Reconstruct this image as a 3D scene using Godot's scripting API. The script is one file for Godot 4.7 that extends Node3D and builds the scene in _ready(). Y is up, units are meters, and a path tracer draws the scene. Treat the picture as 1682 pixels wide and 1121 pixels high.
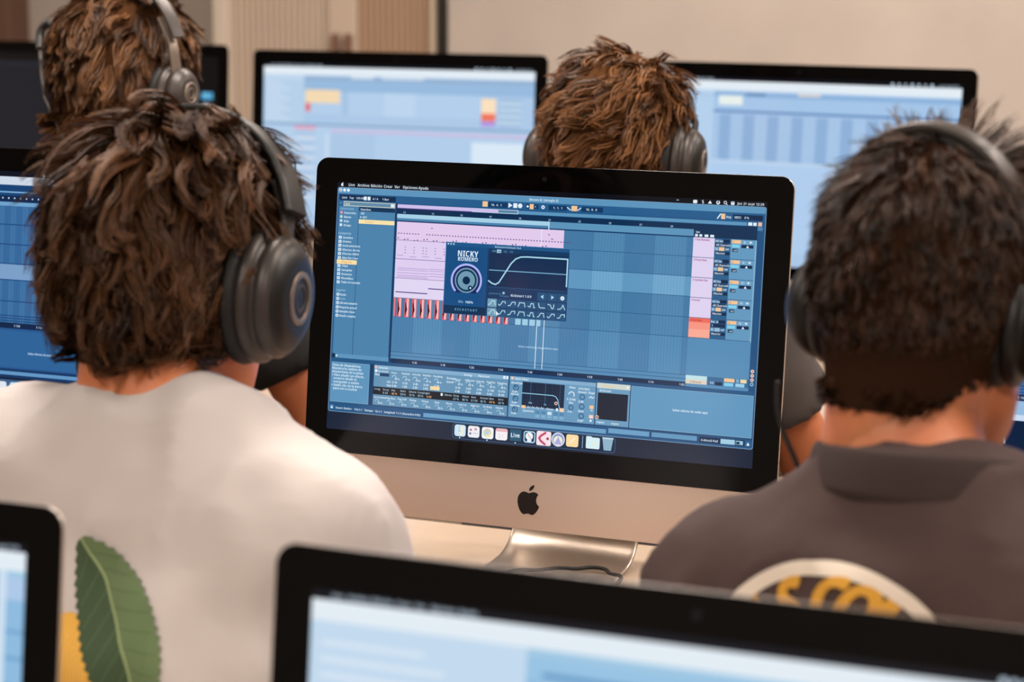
extends Node3D
# A music-technology classroom: four students with headphones at rows of all-in-one computers.

const DESK_MID := 0.74
const DESK_REAR := 0.706
const DESK_FRONT := 0.602
const WALL_Z := -5.2

var rng := RandomNumberGenerator.new()
var noise := FastNoiseLite.new()
var taken := {}


# ---------------------------------------------------------------- mesh helpers
class G:
	var v := PackedVector3Array()
	var u := PackedVector2Array()
	var c := PackedColorArray()
	var i := PackedInt32Array()
	var xf := Transform3D.IDENTITY

	func pt(p: Vector3) -> int:
		v.append(xf * p)
		return v.size() - 1

	func tri(a: int, b: int, d: int) -> void:
		i.append(a); i.append(b); i.append(d)

	func flat(a: Vector3, b: Vector3, d: Vector3, out: Vector3) -> void:
		# one flat triangle that faces the way «out» points
		var n := v.size()
		v.append(xf * a); v.append(xf * b); v.append(xf * d)
		if (b - a).cross(d - a).dot(out) > 0.0:
			i.append(n); i.append(n + 2); i.append(n + 1)
		else:
			i.append(n); i.append(n + 1); i.append(n + 2)

	func quad(a: Vector3, b: Vector3, d: Vector3, e: Vector3, out: Vector3) -> void:
		flat(a, b, d, out)
		flat(a, d, e, out)

	func box(at: Vector3, size: Vector3, bev := 0.003) -> void:
		var h := size * 0.5
		var q := h - Vector3.ONE * minf(bev, minf(h.x, minf(h.y, h.z)) * 0.9)
		var sg := [-1.0, 1.0]
		for s in sg:
			quad(at + Vector3(s * h.x, -q.y, -q.z), at + Vector3(s * h.x, q.y, -q.z), at + Vector3(s * h.x, q.y, q.z), at + Vector3(s * h.x, -q.y, q.z), Vector3(s, 0, 0))
			quad(at + Vector3(-q.x, s * h.y, -q.z), at + Vector3(q.x, s * h.y, -q.z), at + Vector3(q.x, s * h.y, q.z), at + Vector3(-q.x, s * h.y, q.z), Vector3(0, s, 0))
			quad(at + Vector3(-q.x, -q.y, s * h.z), at + Vector3(q.x, -q.y, s * h.z), at + Vector3(q.x, q.y, s * h.z), at + Vector3(-q.x, q.y, s * h.z), Vector3(0, 0, s))
			for t in sg:
				quad(at + Vector3(s * h.x, t * q.y, -q.z), at + Vector3(s * h.x, t * q.y, q.z), at + Vector3(s * q.x, t * h.y, q.z), at + Vector3(s * q.x, t * h.y, -q.z), Vector3(s, t, 0))
				quad(at + Vector3(s * h.x, -q.y, t * q.z), at + Vector3(s * h.x, q.y, t * q.z), at + Vector3(s * q.x, q.y, t * h.z), at + Vector3(s * q.x, -q.y, t * h.z), Vector3(s, 0, t))
				quad(at + Vector3(-q.x, s * h.y, t * q.z), at + Vector3(q.x, s * h.y, t * q.z), at + Vector3(q.x, s * q.y, t * h.z), at + Vector3(-q.x, s * q.y, t * h.z), Vector3(0, s, t))
				for w in sg:
					flat(at + Vector3(s * h.x, t * q.y, w * q.z), at + Vector3(s * q.x, t * h.y, w * q.z), at + Vector3(s * q.x, t * q.y, w * h.z), Vector3(s, t, w))

	func grid(rows: Array, wrap := false) -> void:
		# smooth sheet through rows of points of equal length
		var n: int = rows[0].size()
		var first := v.size()
		for r in rows:
			for p in r:
				v.append(xf * p)
		for a in rows.size() - 1:
			for b in (n if wrap else n - 1):
				var p0 := first + a * n + b
				var p1 := first + a * n + (b + 1) % n
				i.append(p0); i.append(p1); i.append(p1 + n)
				i.append(p0); i.append(p1 + n); i.append(p0 + n)

	func cap(ring: PackedVector3Array, out: Vector3) -> void:
		var m := Vector3.ZERO
		for p in ring:
			m += p
		m /= ring.size()
		for k in ring.size():
			flat(m, ring[k], ring[(k + 1) % ring.size()], out)

	func lathe(profile: Array, sy := 1.0, sz := 1.0, segs := 36) -> void:
		# profile: Vector2(radius, x); turned round the x axis
		var rows := []
		for p in profile:
			var r := PackedVector3Array()
			for k in segs:
				var a := TAU * k / segs
				r.append(Vector3(p.y, p.x * cos(a) * sy, p.x * sin(a) * sz))
			rows.append(r)
		grid(rows, true)

	func tube(path: PackedVector3Array, radius: float, sides := 8, tip := 1.0) -> void:
		var rows := []
		var n := path.size()
		var side := Vector3.ZERO
		for k in n:
			var t := (path[mini(k + 1, n - 1)] - path[maxi(k - 1, 0)]).normalized()
			if side == Vector3.ZERO:
				side = t.cross(Vector3.UP if absf(t.y) < 0.9 else Vector3.RIGHT).normalized()
			side = (side - t * side.dot(t)).normalized()
			var up := t.cross(side)
			var rr := radius * lerpf(1.0, tip, float(k) / (n - 1))
			var r := PackedVector3Array()
			for s in sides:
				var a := TAU * s / sides
				r.append(path[k] + (side * cos(a) + up * sin(a)) * rr)
			rows.append(r)
		grid(rows, true)
		cap(rows[0], path[0] - path[1])
		cap(rows[n - 1], path[n - 1] - path[n - 2])

	func band(path: PackedVector3Array, side: Vector3, wide: float, thick: float, round := 0.35) -> void:
		# a strap of width «wide» along «side»
		var rows := []
		var n := path.size()
		for k in n:
			var t := (path[mini(k + 1, n - 1)] - path[maxi(k - 1, 0)]).normalized()
			var nn := side.cross(t).normalized()
			var r := PackedVector3Array()
			for s in 16:
				var a := TAU * s / 16
				var ca := cos(a)
				var sa := sin(a)
				r.append(path[k] + side * (signf(ca) * pow(absf(ca), round) * wide * 0.5) + nn * (signf(sa) * pow(absf(sa), 0.6) * thick * 0.5))
			rows.append(r)
		grid(rows, true)
		cap(rows[0], path[0] - path[1])
		cap(rows[n - 1], path[n - 1] - path[n - 2])

	func mesh() -> ArrayMesh:
		var n := PackedVector3Array()
		n.resize(v.size())
		for k in range(0, i.size(), 3):
			var a := i[k]
			var b := i[k + 1]
			var d := i[k + 2]
			var f := (v[d] - v[a]).cross(v[b] - v[a])
			n[a] += f; n[b] += f; n[d] += f
		for k in n.size():
			n[k] = n[k].normalized() if n[k].length_squared() > 1e-24 else Vector3.UP
		return pack(n)

	func pack(n: PackedVector3Array) -> ArrayMesh:
		var arr := []
		arr.resize(Mesh.ARRAY_MAX)
		arr[Mesh.ARRAY_VERTEX] = v
		arr[Mesh.ARRAY_NORMAL] = n
		if u.size() == v.size():
			arr[Mesh.ARRAY_TEX_UV] = u
		if c.size() == v.size():
			arr[Mesh.ARRAY_COLOR] = c
		arr[Mesh.ARRAY_INDEX] = i
		var m := ArrayMesh.new()
		m.add_surface_from_arrays(Mesh.PRIMITIVE_TRIANGLES, arr)
		return m


func rounded(w: float, h: float, r: float, r2: float, seg := 8) -> PackedVector2Array:
	# outline of a rectangle: x centred, y from 0 (top) to -h; corner radii r at the top, r2 at the bottom
	var o := PackedVector2Array()
	for q in 4:
		var rr := r if q < 2 else r2
		var cx := (w / 2 - rr) * (1.0 if q == 0 or q == 3 else -1.0)
		var cy := -rr if q < 2 else -h + rr
		for k in seg + 1:
			var a := PI / 2 * (q + float(k) / seg)
			o.append(Vector2(cx + rr * cos(a), cy + rr * sin(a)))
	return o


func at_z(o: PackedVector2Array, z: float, shrink := 1.0, mid := Vector2.ZERO) -> PackedVector3Array:
	var r := PackedVector3Array()
	for p in o:
		var q := mid + (p - mid) * shrink
		r.append(Vector3(q.x, q.y, z))
	return r


func mat(c: Color, rough := 0.6, metal := 0.0, spec := 0.5) -> StandardMaterial3D:
	var m := StandardMaterial3D.new()
	m.albedo_color = c
	m.roughness = rough
	m.metallic = metal
	m.metallic_specular = spec
	return m


func grained(m: StandardMaterial3D, freq: float, lo: float, hi: float, scale: float, bump := 0.0, sd := 1) -> StandardMaterial3D:
	# fine world-space grain over the colour, and relief
	var n := FastNoiseLite.new()
	n.seed = sd
	n.frequency = freq
	n.fractal_octaves = 4
	var t := NoiseTexture2D.new()
	t.width = 256
	t.height = 256
	t.seamless = true
	t.noise = n
	var g := Gradient.new()
	g.set_color(0, Color(lo, lo, lo))
	g.set_color(1, Color(hi, hi, hi))
	t.color_ramp = g
	m.albedo_texture = t
	m.uv1_triplanar = true
	m.uv1_world_triplanar = true
	m.uv1_scale = Vector3.ONE * scale
	if bump > 0.0:
		m.heightmap_enabled = true
		m.heightmap_texture = t
		m.heightmap_scale = bump
	return m


func numbered(called: String) -> String:
	var n: int = taken.get(called, 0)
	taken[called] = n + 1
	return called if n == 0 else "%s_%03d" % [called, n]


func thing(called: String, label: String, category: String, at := Vector3.ZERO, group := "") -> Node3D:
	var o := Node3D.new()
	o.name = numbered(called)
	add_child(o)
	o.position = at
	o.set_meta("label", label)
	o.set_meta("category", category)
	if group:
		o.set_meta("group", group)
	return o


func obj(called: String, m: Mesh, material: Material, parent: Node3D, label := "") -> MeshInstance3D:
	var o := MeshInstance3D.new()
	o.name = called
	o.mesh = m
	o.material_override = material
	o.cast_shadow = GeometryInstance3D.SHADOW_CASTING_SETTING_DOUBLE_SIDED
	parent.add_child(o, true)
	if label:
		o.set_meta("label", label)
	return o


func struct(called: String, m: Mesh, material: Material) -> MeshInstance3D:
	var o := obj(called, m, material, self)
	o.set_meta("kind", "structure")
	return o


func boxes(list: Array, bev := 0.003) -> ArrayMesh:
	var g := G.new()
	for b in list:
		g.box(b[0], b[1], bev)
	return g.mesh()


# ---------------------------------------------------------------- painting of screens and prints
class Paint:
	var im: Image
	var ts: TextServer
	var bold: RID
	var plain: RID
	var k := 1.0

	func _init(w: int, h: int, bg: Color, scale := 1.0) -> void:
		im = Image.create(w, h, false, Image.FORMAT_RGBA8)
		im.fill(bg)
		k = scale
		ts = TextServerManager.get_primary_interface()

	func fonts(b: SystemFont, p: SystemFont) -> void:
		bold = b.get_rids()[0]
		plain = p.get_rids()[0]

	func r(x0: float, y0: float, x1: float, y1: float, c: Color) -> void:
		im.fill_rect(Rect2i(roundi(x0 * k), roundi(y0 * k), maxi(1, roundi((x1 - x0) * k)), maxi(1, roundi((y1 - y0) * k))), c)

	func frame(x0: float, y0: float, x1: float, y1: float, c: Color, w := 2.0) -> void:
		r(x0, y0, x1, y0 + w, c)
		r(x0, y1 - w, x1, y1, c)
		r(x0, y0, x0 + w, y1, c)
		r(x1 - w, y0, x1, y1, c)

	func dot(x: int, y: int, c: Color, a: float) -> void:
		if x < 0 or y < 0 or x >= im.get_width() or y >= im.get_height() or a <= 0.0:
			return
		var o := im.get_pixel(x, y)
		if o.a < 0.01:
			im.set_pixel(x, y, Color(c.r, c.g, c.b, a))
		else:
			var m := o.lerp(c, minf(a, 1.0))
			m.a = maxf(o.a, a)
			im.set_pixel(x, y, m)

	func disc(cx: float, cy: float, rad: float, c: Color, inner := 0.0, a0 := -10.0, a1 := 10.0) -> void:
		var X := cx * k
		var Y := cy * k
		var R := rad * k
		var I := inner * k
		for y in range(int(Y - R - 1), int(Y + R + 2)):
			for x in range(int(X - R - 1), int(X + R + 2)):
				var d := Vector2(x + 0.5 - X, y + 0.5 - Y)
				var l := d.length()
				var a := clampf(R - l + 0.5, 0.0, 1.0)
				if inner > 0.0:
					a = minf(a, clampf(l - I + 0.5, 0.0, 1.0))
				if a0 > -9.0:
					var an := d.angle()
					if an < a0 or an > a1:
						a = 0.0
				dot(x, y, c, a)

	func line(pts: Array, w: float, c: Color) -> void:
		for s in pts.size() - 1:
			var a: Vector2 = pts[s] * k
			var b: Vector2 = pts[s + 1] * k
			var h := w * k * 0.5
			var lo := a.min(b) - Vector2.ONE * (h + 1)
			var hi := a.max(b) + Vector2.ONE * (h + 1)
			for y in range(int(lo.y), int(hi.y) + 1):
				for x in range(int(lo.x), int(hi.x) + 1):
					var p := Vector2(x + 0.5, y + 0.5)
					var d := p.distance_to(Geometry2D.get_closest_point_to_segment(p, a, b))
					dot(x, y, c, clampf(h - d + 0.5, 0.0, 1.0))

	func poly(pts: PackedVector2Array, c: Color) -> void:
		var lo := pts[0]
		var hi := pts[0]
		for p in pts:
			lo = lo.min(p)
			hi = hi.max(p)
		var q := PackedVector2Array()
		for p in pts:
			q.append(p * k)
		for y in range(int(lo.y * k), int(hi.y * k) + 2):
			for x in range(int(lo.x * k), int(hi.x * k) + 2):
				if Geometry2D.is_point_in_polygon(Vector2(x + 0.5, y + 0.5), q):
					dot(x, y, c, 1.0)

	func rr(x0: float, y0: float, x1: float, y1: float, rad: float, c: Color) -> void:
		for y in range(int(y0 * k), int(y1 * k) + 1):
			for x in range(int(x0 * k), int(x1 * k) + 1):
				var dx := maxf(maxf(x0 * k + rad * k - x, x - x1 * k + rad * k), 0.0)
				var dy := maxf(maxf(y0 * k + rad * k - y, y - y1 * k + rad * k), 0.0)
				dot(x, y, c, clampf(rad * k - sqrt(dx * dx + dy * dy) + 0.5, 0.0, 1.0))

	func t(x: float, y: float, s: String, px: float, c: Color, heavy := true, squeeze := 1.0) -> float:
		# text whose baseline is at y; returns where it ends
		var f := bold if heavy else plain
		var size := maxi(5, roundi(px * k))
		var at := x * k
		for n in s.length():
			var gl := ts.font_get_glyph_index(f, size, s.unicode_at(n), 0)
			ts.font_render_glyph(f, Vector2i(size, 0), gl)
			var rect := ts.font_get_glyph_uv_rect(f, Vector2i(size, 0), gl)
			var off := ts.font_get_glyph_offset(f, Vector2i(size, 0), gl)
			if rect.size.x > 0:
				var src := ts.font_get_texture_image(f, Vector2i(size, 0), ts.font_get_glyph_texture_idx(f, Vector2i(size, 0), gl))
				for yy in int(rect.size.y):
					for xx in int(rect.size.x):
						var a := src.get_pixel(int(rect.position.x) + xx, int(rect.position.y) + yy).a
						if a > 0.02:
							dot(int(at + (off.x + xx) * squeeze), int(y * k + off.y + yy), c, a)
			at += ts.font_get_glyph_advance(f, size, gl).x * squeeze
		return at / k

	func tex() -> ImageTexture:
		return ImageTexture.create_from_image(im)


var font_bold: SystemFont
var font_plain: SystemFont


func paint(w: int, h: int, bg: Color, scale := 1.0) -> Paint:
	var p := Paint.new(w, h, bg, scale)
	p.fonts(font_bold, font_plain)
	return p


func rgb(r: int, g: int, b: int) -> Color:
	return Color8(r, g, b)


# ---------------------------------------------------------------- what the screens show
func paint_sequencer() -> ImageTexture:
	# the sharp screen in the middle, 1920 x 1080
	var p := paint(1920, 1080, rgb(9, 26, 48))
	var pale := rgb(92, 148, 188)
	var mid := rgb(74, 130, 172)
	var deep := rgb(30, 84, 130)
	var ink := rgb(8, 42, 78)
	var wht := rgb(228, 240, 250)
	var org := rgb(242, 196, 150)
	# desktop below the window, menu bar above
	p.r(0, 1000, 1920, 1080, rgb(13, 32, 56))
	p.r(0, 0, 1920, 22, rgb(3, 10, 22))
	p.disc(24, 11, 6.5, wht); p.disc(30, 10, 3, rgb(3, 10, 22)); p.disc(26, 3, 2.2, wht)
	var names := ["Live", "Archivo", "Edición", "Crear", "Ver", "Opciones", "Ayuda"]
	var xs := [53, 97, 160, 222, 273, 312, 386]
	for n in 7:
		p.t(xs[n], 16, names[n], 16, wht)
	p.disc(1544, 12, 6, rgb(120, 145, 175)); p.r(1536, 12, 1552, 20, rgb(3, 10, 22))
	p.rr(1609, 5, 1627, 19, 4, wht)
	p.line([Vector2(1651, 5), Vector2(1651, 19)], 3, wht); p.line([Vector2(1646, 8), Vector2(1656, 16)], 2, wht)
	p.poly(PackedVector2Array([Vector2(1681, 5), Vector2(1690, 18), Vector2(1672, 18)]), wht)
	p.disc(1715, 12, 8, wht); p.disc(1715, 12, 3, rgb(20, 50, 90)); p.r(1713, 5, 1717, 12, rgb(20, 50, 90))
	p.disc(1745, 11, 7, wht, 4); p.line([Vector2(1750, 16), Vector2(1754, 20)], 3, wht)
	p.rr(1768, 5, 1783, 19, 3, wht); p.r(1771, 9, 1780, 11, ink)
	p.t(1795, 17, "Jue 21 sept 12:39", 13.5, wht)
	# window
	p.rr(3, 21, 1917, 1002, 10, rgb(150, 190, 222))
	p.rr(5, 23, 1915, 1000, 9, deep)
	p.r(6, 24, 1914, 49, pale)
	for n in 3:
		p.disc(17 + 18.5 * n, 34, 7, wht)
	p.disc(17, 34, 3.5, rgb(170, 120, 130))
	p.t(896, 41, "[lesson 2]  [Arreglo 2]", 13, wht)
	p.r(6, 49, 1914, 80, rgb(36, 92, 140))
	# transport row
	p.r(14, 54, 282, 77, ink)
	p.t(24, 71, "Link", 13, wht); p.t(60, 71, "Tap", 13, wht); p.t(92, 71, "120.00", 13, wht)
	p.r(130, 58, 144, 74, wht); p.r(148, 58, 162, 74, wht)
	p.t(172, 71, "4 / 4", 13, wht); p.t(212, 71, "●", 13, wht); p.t(218, 71, "1 Bar", 13, wht); p.t(262, 71, "▾", 12, wht)
	p.r(686, 53, 710, 76, org); p.r(712, 55, 800, 77, rgb(14, 56, 98)); p.t(725, 71, "16.  4.  1", 13, wht)
	p.poly(PackedVector2Array([Vector2(804, 54), Vector2(823, 65), Vector2(804, 76)]), wht)
	p.r(826, 55, 844, 75, wht); p.disc(857, 65, 10, wht)
	p.r(884, 56, 940, 76, rgb(18, 62, 105)); p.disc(891, 66, 5, wht); p.r(900, 55, 918, 77, org); p.t(922, 71, "+", 13, wht)
	p.disc(960, 66, 8, wht, 3)
	p.r(985, 56, 1066, 77, rgb(14, 56, 98)); p.t(1005, 71, "1.  1.  1", 13, wht)
	p.line([Vector2(1068, 62), Vector2(1082, 72)], 4, wht); p.r(1086, 54, 1112, 76, org); p.line([Vector2(1115, 72), Vector2(1128, 62)], 4, wht)
	p.r(1130, 56, 1225, 77, rgb(14, 56, 98)); p.t(1150, 71, "16.  0.  0", 13, wht)
	p.line([Vector2(1716, 76), Vector2(1728, 58)], 5, wht); p.r(1731, 56, 1748, 78, org); p.t(1752, 73, "Key", 13, wht)
	p.r(1780, 57, 1905, 78, ink); p.t(1786, 73, "MIDI", 12, wht); p.t(1828, 73, "8 %", 12, wht); p.t(1866, 73, "●", 11, wht)
	# browser
	p.r(10, 80, 283, 766, rgb(42, 98, 145))
	p.r(14, 104, 108, 748, mid); p.r(110, 104, 281, 748, mid)
	p.r(108, 104, 110, 748, rgb(20, 66, 110))
	p.r(10, 748, 283, 766, pale); p.r(10, 748, 26, 766, ink); p.disc(33, 757, 4, wht)
	p.r(34, 82, 281, 103, rgb(212, 214, 196)); p.r(37, 85, 278, 100, rgb(96, 138, 168)); p.t(42, 98, "kick", 12, rgb(240, 230, 190)); p.r(260, 86, 276, 99, wht); p.disc(20, 90, 4, pale)
	p.t(18, 119, "Colecciones", 12, rgb(150, 190, 220))
	var cols := [rgb(235, 150, 170), rgb(190, 225, 220), rgb(205, 225, 245), rgb(225, 235, 245)]
	var coll := ["Favoritos", "Bases", "Bajo", "Drops"]
	for n in 4:
		p.r(20, 126 + 18 * n, 31, 137 + 18 * n, cols[n])
		p.t(38, 137 + 18 * n, coll[n], 13, wht)
	p.t(15, 226, "Categorías", 12, rgb(175, 205, 230))
	var cats := ["Sonidos", "Drums", "Instrumentos", "Efectos de Au", "Efectos MIDI", "Max for Live", "Plug-ins", "Clips", "Samples", "Grooves", "Plantillas", "Todo el mundo"]
	for n in 12:
		var y := 245 + 17.7 * n
		if n == 6:
			p.r(13, y - 14, 110, y + 5, rgb(248, 222, 165))
			p.t(36, y, cats[n], 13, rgb(225, 165, 110))
		else:
			p.r(18, y - 11, 32, y + 1, wht); p.r(22, y - 7, 28, y - 3, mid)
			p.t(38, y, cats[n], 13, wht)
	p.t(17, 474, "Lugares", 12, rgb(165, 200, 225))
	var places := ["Packs", "Nube", "Librería usuario", "Proyecto actual", "Samples clase", "Añadir carpeta"]
	for n in 6:
		var y := 494 + 18.4 * n
		p.disc(26, y - 5, 7, wht)
		p.disc(26, y - 5, 3, mid)
		p.t(36, y, places[n], 12.5, wht if n != 1 else rgb(140, 185, 215), true, 0.86)
	p.r(111, 104, 281, 122, rgb(10, 52, 88)); p.t(116, 119, "Nombre", 13, wht); p.t(266, 118, "▴", 10, pale)
	p.t(116, 136, "▸ AU", 12.5, wht); p.t(128, 153, "VST", 12.5, wht); p.disc(119, 148, 3, wht)
	p.r(110, 158, 281, 176, rgb(248, 226, 170)); p.t(140, 171, "Kickstart", 11, rgb(205, 160, 110), false)
	p.r(283, 80, 292, 766, rgb(12, 52, 92))
	# overview and rulers
	p.r(292, 80, 1880, 84, deep)
	p.r(292, 84, 850, 101, rgb(205, 190, 235)); p.r(292, 99, 640, 102, rgb(90, 70, 140))
	p.r(850, 86, 1840, 100, pale); p.frame(640, 84, 850, 101, rgb(190, 215, 235)); p.r(760, 87, 846, 98, rgb(80, 132, 160))
	p.r(1845, 86, 1862, 99, wht); p.r(1866, 86, 1880, 99, wht); p.r(1886, 84, 1902, 100, rgb(230, 190, 170)); p.r(1884, 103, 1906, 118, mid)
	p.r(292, 102, 1885, 125, rgb(8, 46, 82))
	for n in 10:
		p.t(320 + 133.3 * n, 122, str(11 + 2 * n), 11, rgb(205, 228, 245))
	p.r(292, 125, 992, 143, rgb(164, 208, 230)); p.r(992, 125, 1620, 156, rgb(92, 148, 186)); p.r(292, 143, 992, 153, mid)
	p.r(292, 153, 1885, 158, rgb(14, 52, 98)); p.r(988, 125, 993, 160, rgb(190, 225, 240))
	# lanes
	var lane := [158, 237, 318, 400, 485, 567, 722]
	for n in 6:
		p.r(292, lane[n], 1620, lane[n + 1], rgb(112, 166, 203) if n == 2 else (rgb(80, 135, 176) if n < 5 else rgb(84, 140, 182)))
		for b in 12:
			if b % 2 == 0:
				var x := 327 + 133.3 * b - 67
				p.r(maxf(292, x), lane[n], minf(1620, x + 133), lane[n + 1], rgb(96, 152, 192) if n == 2 else (rgb(68, 122, 165) if n < 5 else rgb(74, 128, 172)))
		for b in 100:
			var x := 294 + 13.33 * b
			if x < 1619:
				p.r(x, lane[n], x + 1, lane[n + 1], rgb(86, 142, 182) if n == 2 else rgb(58, 110, 154))
		p.r(292, lane[n + 1] - 2, 1620, lane[n + 1], rgb(34, 82, 128))
	p.r(292, 735, 1620, 737, rgb(34, 82, 128)); p.r(292, 722, 1620, 735, rgb(82, 138, 180)); p.r(292, 737, 1620, 752, rgb(82, 138, 180))
	# pink clips with their notes
	var pink := rgb(222, 205, 240)
	p.r(294, 158, 1060, 236, rgb(226, 202, 236)); p.r(294, 238, 760, 317, pink); p.r(294, 319, 760, 400, pink); p.r(294, 402, 760, 485, rgb(224, 214, 243))
	var note := rgb(92, 62, 130)
	for n in 60:
		if n != 8 and n != 9:
			p.r(300 + 13.3 * n, 206, 306 + 13.3 * n, 210, note)
	for n in 46:
		if n % 3 != 1:
			p.r(300 + 15.1 * n, 226 + (n * 7) % 9, 305 + 15.1 * n, 231 + (n * 7) % 9, note)
	p.r(455, 178, 461, 182, note); p.r(990, 178, 996, 182, note); p.r(1003, 196, 1013, 199, note)
	for n in 7:
		for q in 3:
			p.r(335 + 33 * n + (n % 3) * 9, 264 + 12 * q, 340 + 33 * n + (n % 3) * 9, 268 + 12 * q, rgb(140, 118, 175))
		p.r(300 + 60 * n, 302 + (n % 2) * 4, 330 + 60 * n, 304 + (n % 2) * 4, rgb(150, 130, 185))
	for y in [356, 364, 376, 387, 402]:
		p.r(304, y - 8 * int(y == 402), 450, y + 2 - 8 * int(y == 402), rgb(165, 140, 200)); p.r(454, y - 2, 560, y, rgb(165, 140, 200))
	p.r(301, 459, 451, 463, rgb(66, 52, 120)); p.r(454, 437, 540, 441, rgb(66, 52, 120))
	p.r(294, 236, 760, 238, rgb(130, 110, 160)); p.r(294, 317, 760, 319, rgb(110, 90, 150)); p.r(294, 400, 760, 402, rgb(140, 120, 170))
	# red drum hits
	for n in 16:
		var x := 276 + 35.4 * n
		if n == 0:
			p.r(296, 486, 303, 567, rgb(235, 120, 125)); continue
		p.r(x, 486, x + 22, 568, rgb(222, 92, 100)); p.r(x + 10, 488, x + 19, 566, rgb(246, 188, 190))
		p.poly(PackedVector2Array([Vector2(x + 3, 505), Vector2(x + 6, 505), Vector2(x + 13, 535), Vector2(x + 4, 565)]), rgb(60, 16, 34))
	for n in 3:
		p.r(861 + 32 * n, 540, 886 + 32 * n, 566, rgb(158, 205, 228))
	p.r(958, 160, 961, 745, wht); p.r(990, 535, 993, 745, wht); p.r(960, 540, 975, 566, rgb(158, 205, 228))
	p.t(880, 660, "Soltar archivos y dispositivos aquí", 10.5, rgb(190, 215, 235))
	p.r(294, 750, 1640, 770, rgb(9, 44, 80))
	for n in 10:
		p.t(395 + 133.3 * n, 766, "1:%02d" % (10 + 8 * n), 12, wht)
	# track headers
	p.r(1620, 102, 1885, 157, rgb(9, 48, 84)); p.t(1628, 140, "Set", 12, wht)
	p.r(1626, 144, 1638, 154, wht); p.r(1644, 144, 1656, 154, wht); p.r(1666, 144, 1682, 154, wht); p.r(1690, 144, 1706, 154, wht)
	p.r(1620, 157, 1885, 768, rgb(84, 140, 182))
	var tn := ["1 Pad Melodía", "2 Piano Base", "3 Cuerdas Pad", "4 Serum", "5 Kick Main"]
	for n in 5:
		var y0 := 157.0 + 82.0 * n
		p.r(1620, y0, 1710, y0 + 80, rgb(246, 150, 132) if n == 4 else rgb(222, 210, 240))
		if n == 4:
			p.r(1620, y0, 1710, y0 + 18, rgb(238, 110, 96)); p.r(1622, y0 + 46, 1710, y0 + 80, rgb(248, 170, 150))
		p.r(1620, y0 + 80, 1885, y0 + 82, rgb(60, 80, 125))
		p.t(1626, y0 + 13, tn[n], 11, rgb(165, 100, 150) if n < 4 else rgb(190, 60, 60), true, 0.85)
		p.r(1711, y0, 1777, y0 + 80, rgb(40, 96, 140)); p.r(1778, y0, 1882, y0 + 80, rgb(98, 152, 190))
		p.t(1714, y0 + 15, "All Ins" if n < 4 else "Ext. In", 11.5, wht, true, 0.9); p.r(1745, y0 + 3, 1774, y0 + 17, ink); p.t(1764, y0 + 15, "▾", 11, wht)
		p.r(1713, y0 + 19, 1775, y0 + 33, ink); p.t(1717, y0 + 31, "All Channels" if n < 4 else "1", 11.5, wht, true, 0.84)
		p.r(1713, y0 + 36, 1726, y0 + 49, rgb(140, 185, 215)); p.r(1729, y0 + 35, 1752, y0 + 50, org if n < 4 else rgb(150, 185, 215)); p.t(1755, y0 + 47, "Off", 11, wht)
		p.r(1713, y0 + 53, 1775, y0 + 66, ink); p.t(1716, y0 + 64, "Master", 11.5, wht); p.t(1764, y0 + 64, "▾", 11, wht)
		p.r(1782, y0 + 3, 1820, y0 + 17, org); p.t(1786, y0 + 15, str(n + 1), 11, rgb(200, 120, 60)); p.r(1826, y0 + 4, 1846, y0 + 17, rgb(120, 170, 205)); p.t(1832, y0 + 15, "S", 11, wht); p.r(1850, y0 + 4, 1870, y0 + 17, rgb(120, 170, 205)); p.disc(1860, y0 + 10, 4, wht)
		p.r(1782, y0 + 21, 1816, y0 + 34, rgb(128, 205, 235)); p.r(1822, y0 + 21, 1872, y0 + 34, ink); p.poly(PackedVector2Array([Vector2(1848, y0 + 22), Vector2(1854, y0 + 33), Vector2(1842, y0 + 33)]), wht)
		p.r(1786, y0 + 38, 1808, y0 + 51, ink); p.t(1789, y0 + 49, "-inf", 10.5, wht)
	p.frame(1880, 158, 1885, 568, rgb(150, 195, 220), 2)
	p.r(1620, 721, 1710, 738, rgb(190, 225, 230)); p.r(1620, 738, 1710, 755, rgb(220, 208, 190)); p.t(1640, 751, "A Reverb", 11, rgb(150, 140, 130))
	p.r(1712, 721, 1885, 755, rgb(52, 106, 150)); p.t(1722, 749, "1/2", 11.5, wht); p.r(1745, 740, 1775, 754, ink)
	p.r(1782, 722, 1826, 737, org); p.r(1832, 722, 1845, 737, rgb(120, 170, 205)); p.r(1850, 722, 1876, 737, rgb(235, 215, 170)); p.r(1782, 740, 1822, 754, rgb(128, 205, 235)); p.r(1830, 740, 1868, 754, rgb(150, 205, 235))
	p.r(1886, 118, 1913, 766, rgb(28, 80, 126))
	for n in 4:
		p.disc(1898, 686 + 17.6 * n, 7.5, rgb(240, 205, 190) if n < 3 else rgb(140, 195, 225)); p.disc(1898, 686 + 17.6 * n, 3.2, rgb(150, 110, 100) if n < 3 else ink)
	# floating plug-in window
	p.r(527, 233, 1090, 538, rgb(22, 78, 130)); p.r(527, 233, 1090, 250, rgb(28, 86, 136)); p.frame(527, 233, 1090, 538, rgb(70, 130, 180), 1.5)
	for n in 3:
		p.disc(538 + 12.5 * n, 241, 4, rgb(170, 205, 230))
	p.t(752, 247, "Kickstart/4-Attack Pad", 11, rgb(190, 220, 240))
	p.r(722, 250, 1088, 538, rgb(10, 58, 98)); p.r(730, 268, 1082, 414, rgb(4, 46, 82))
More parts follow.
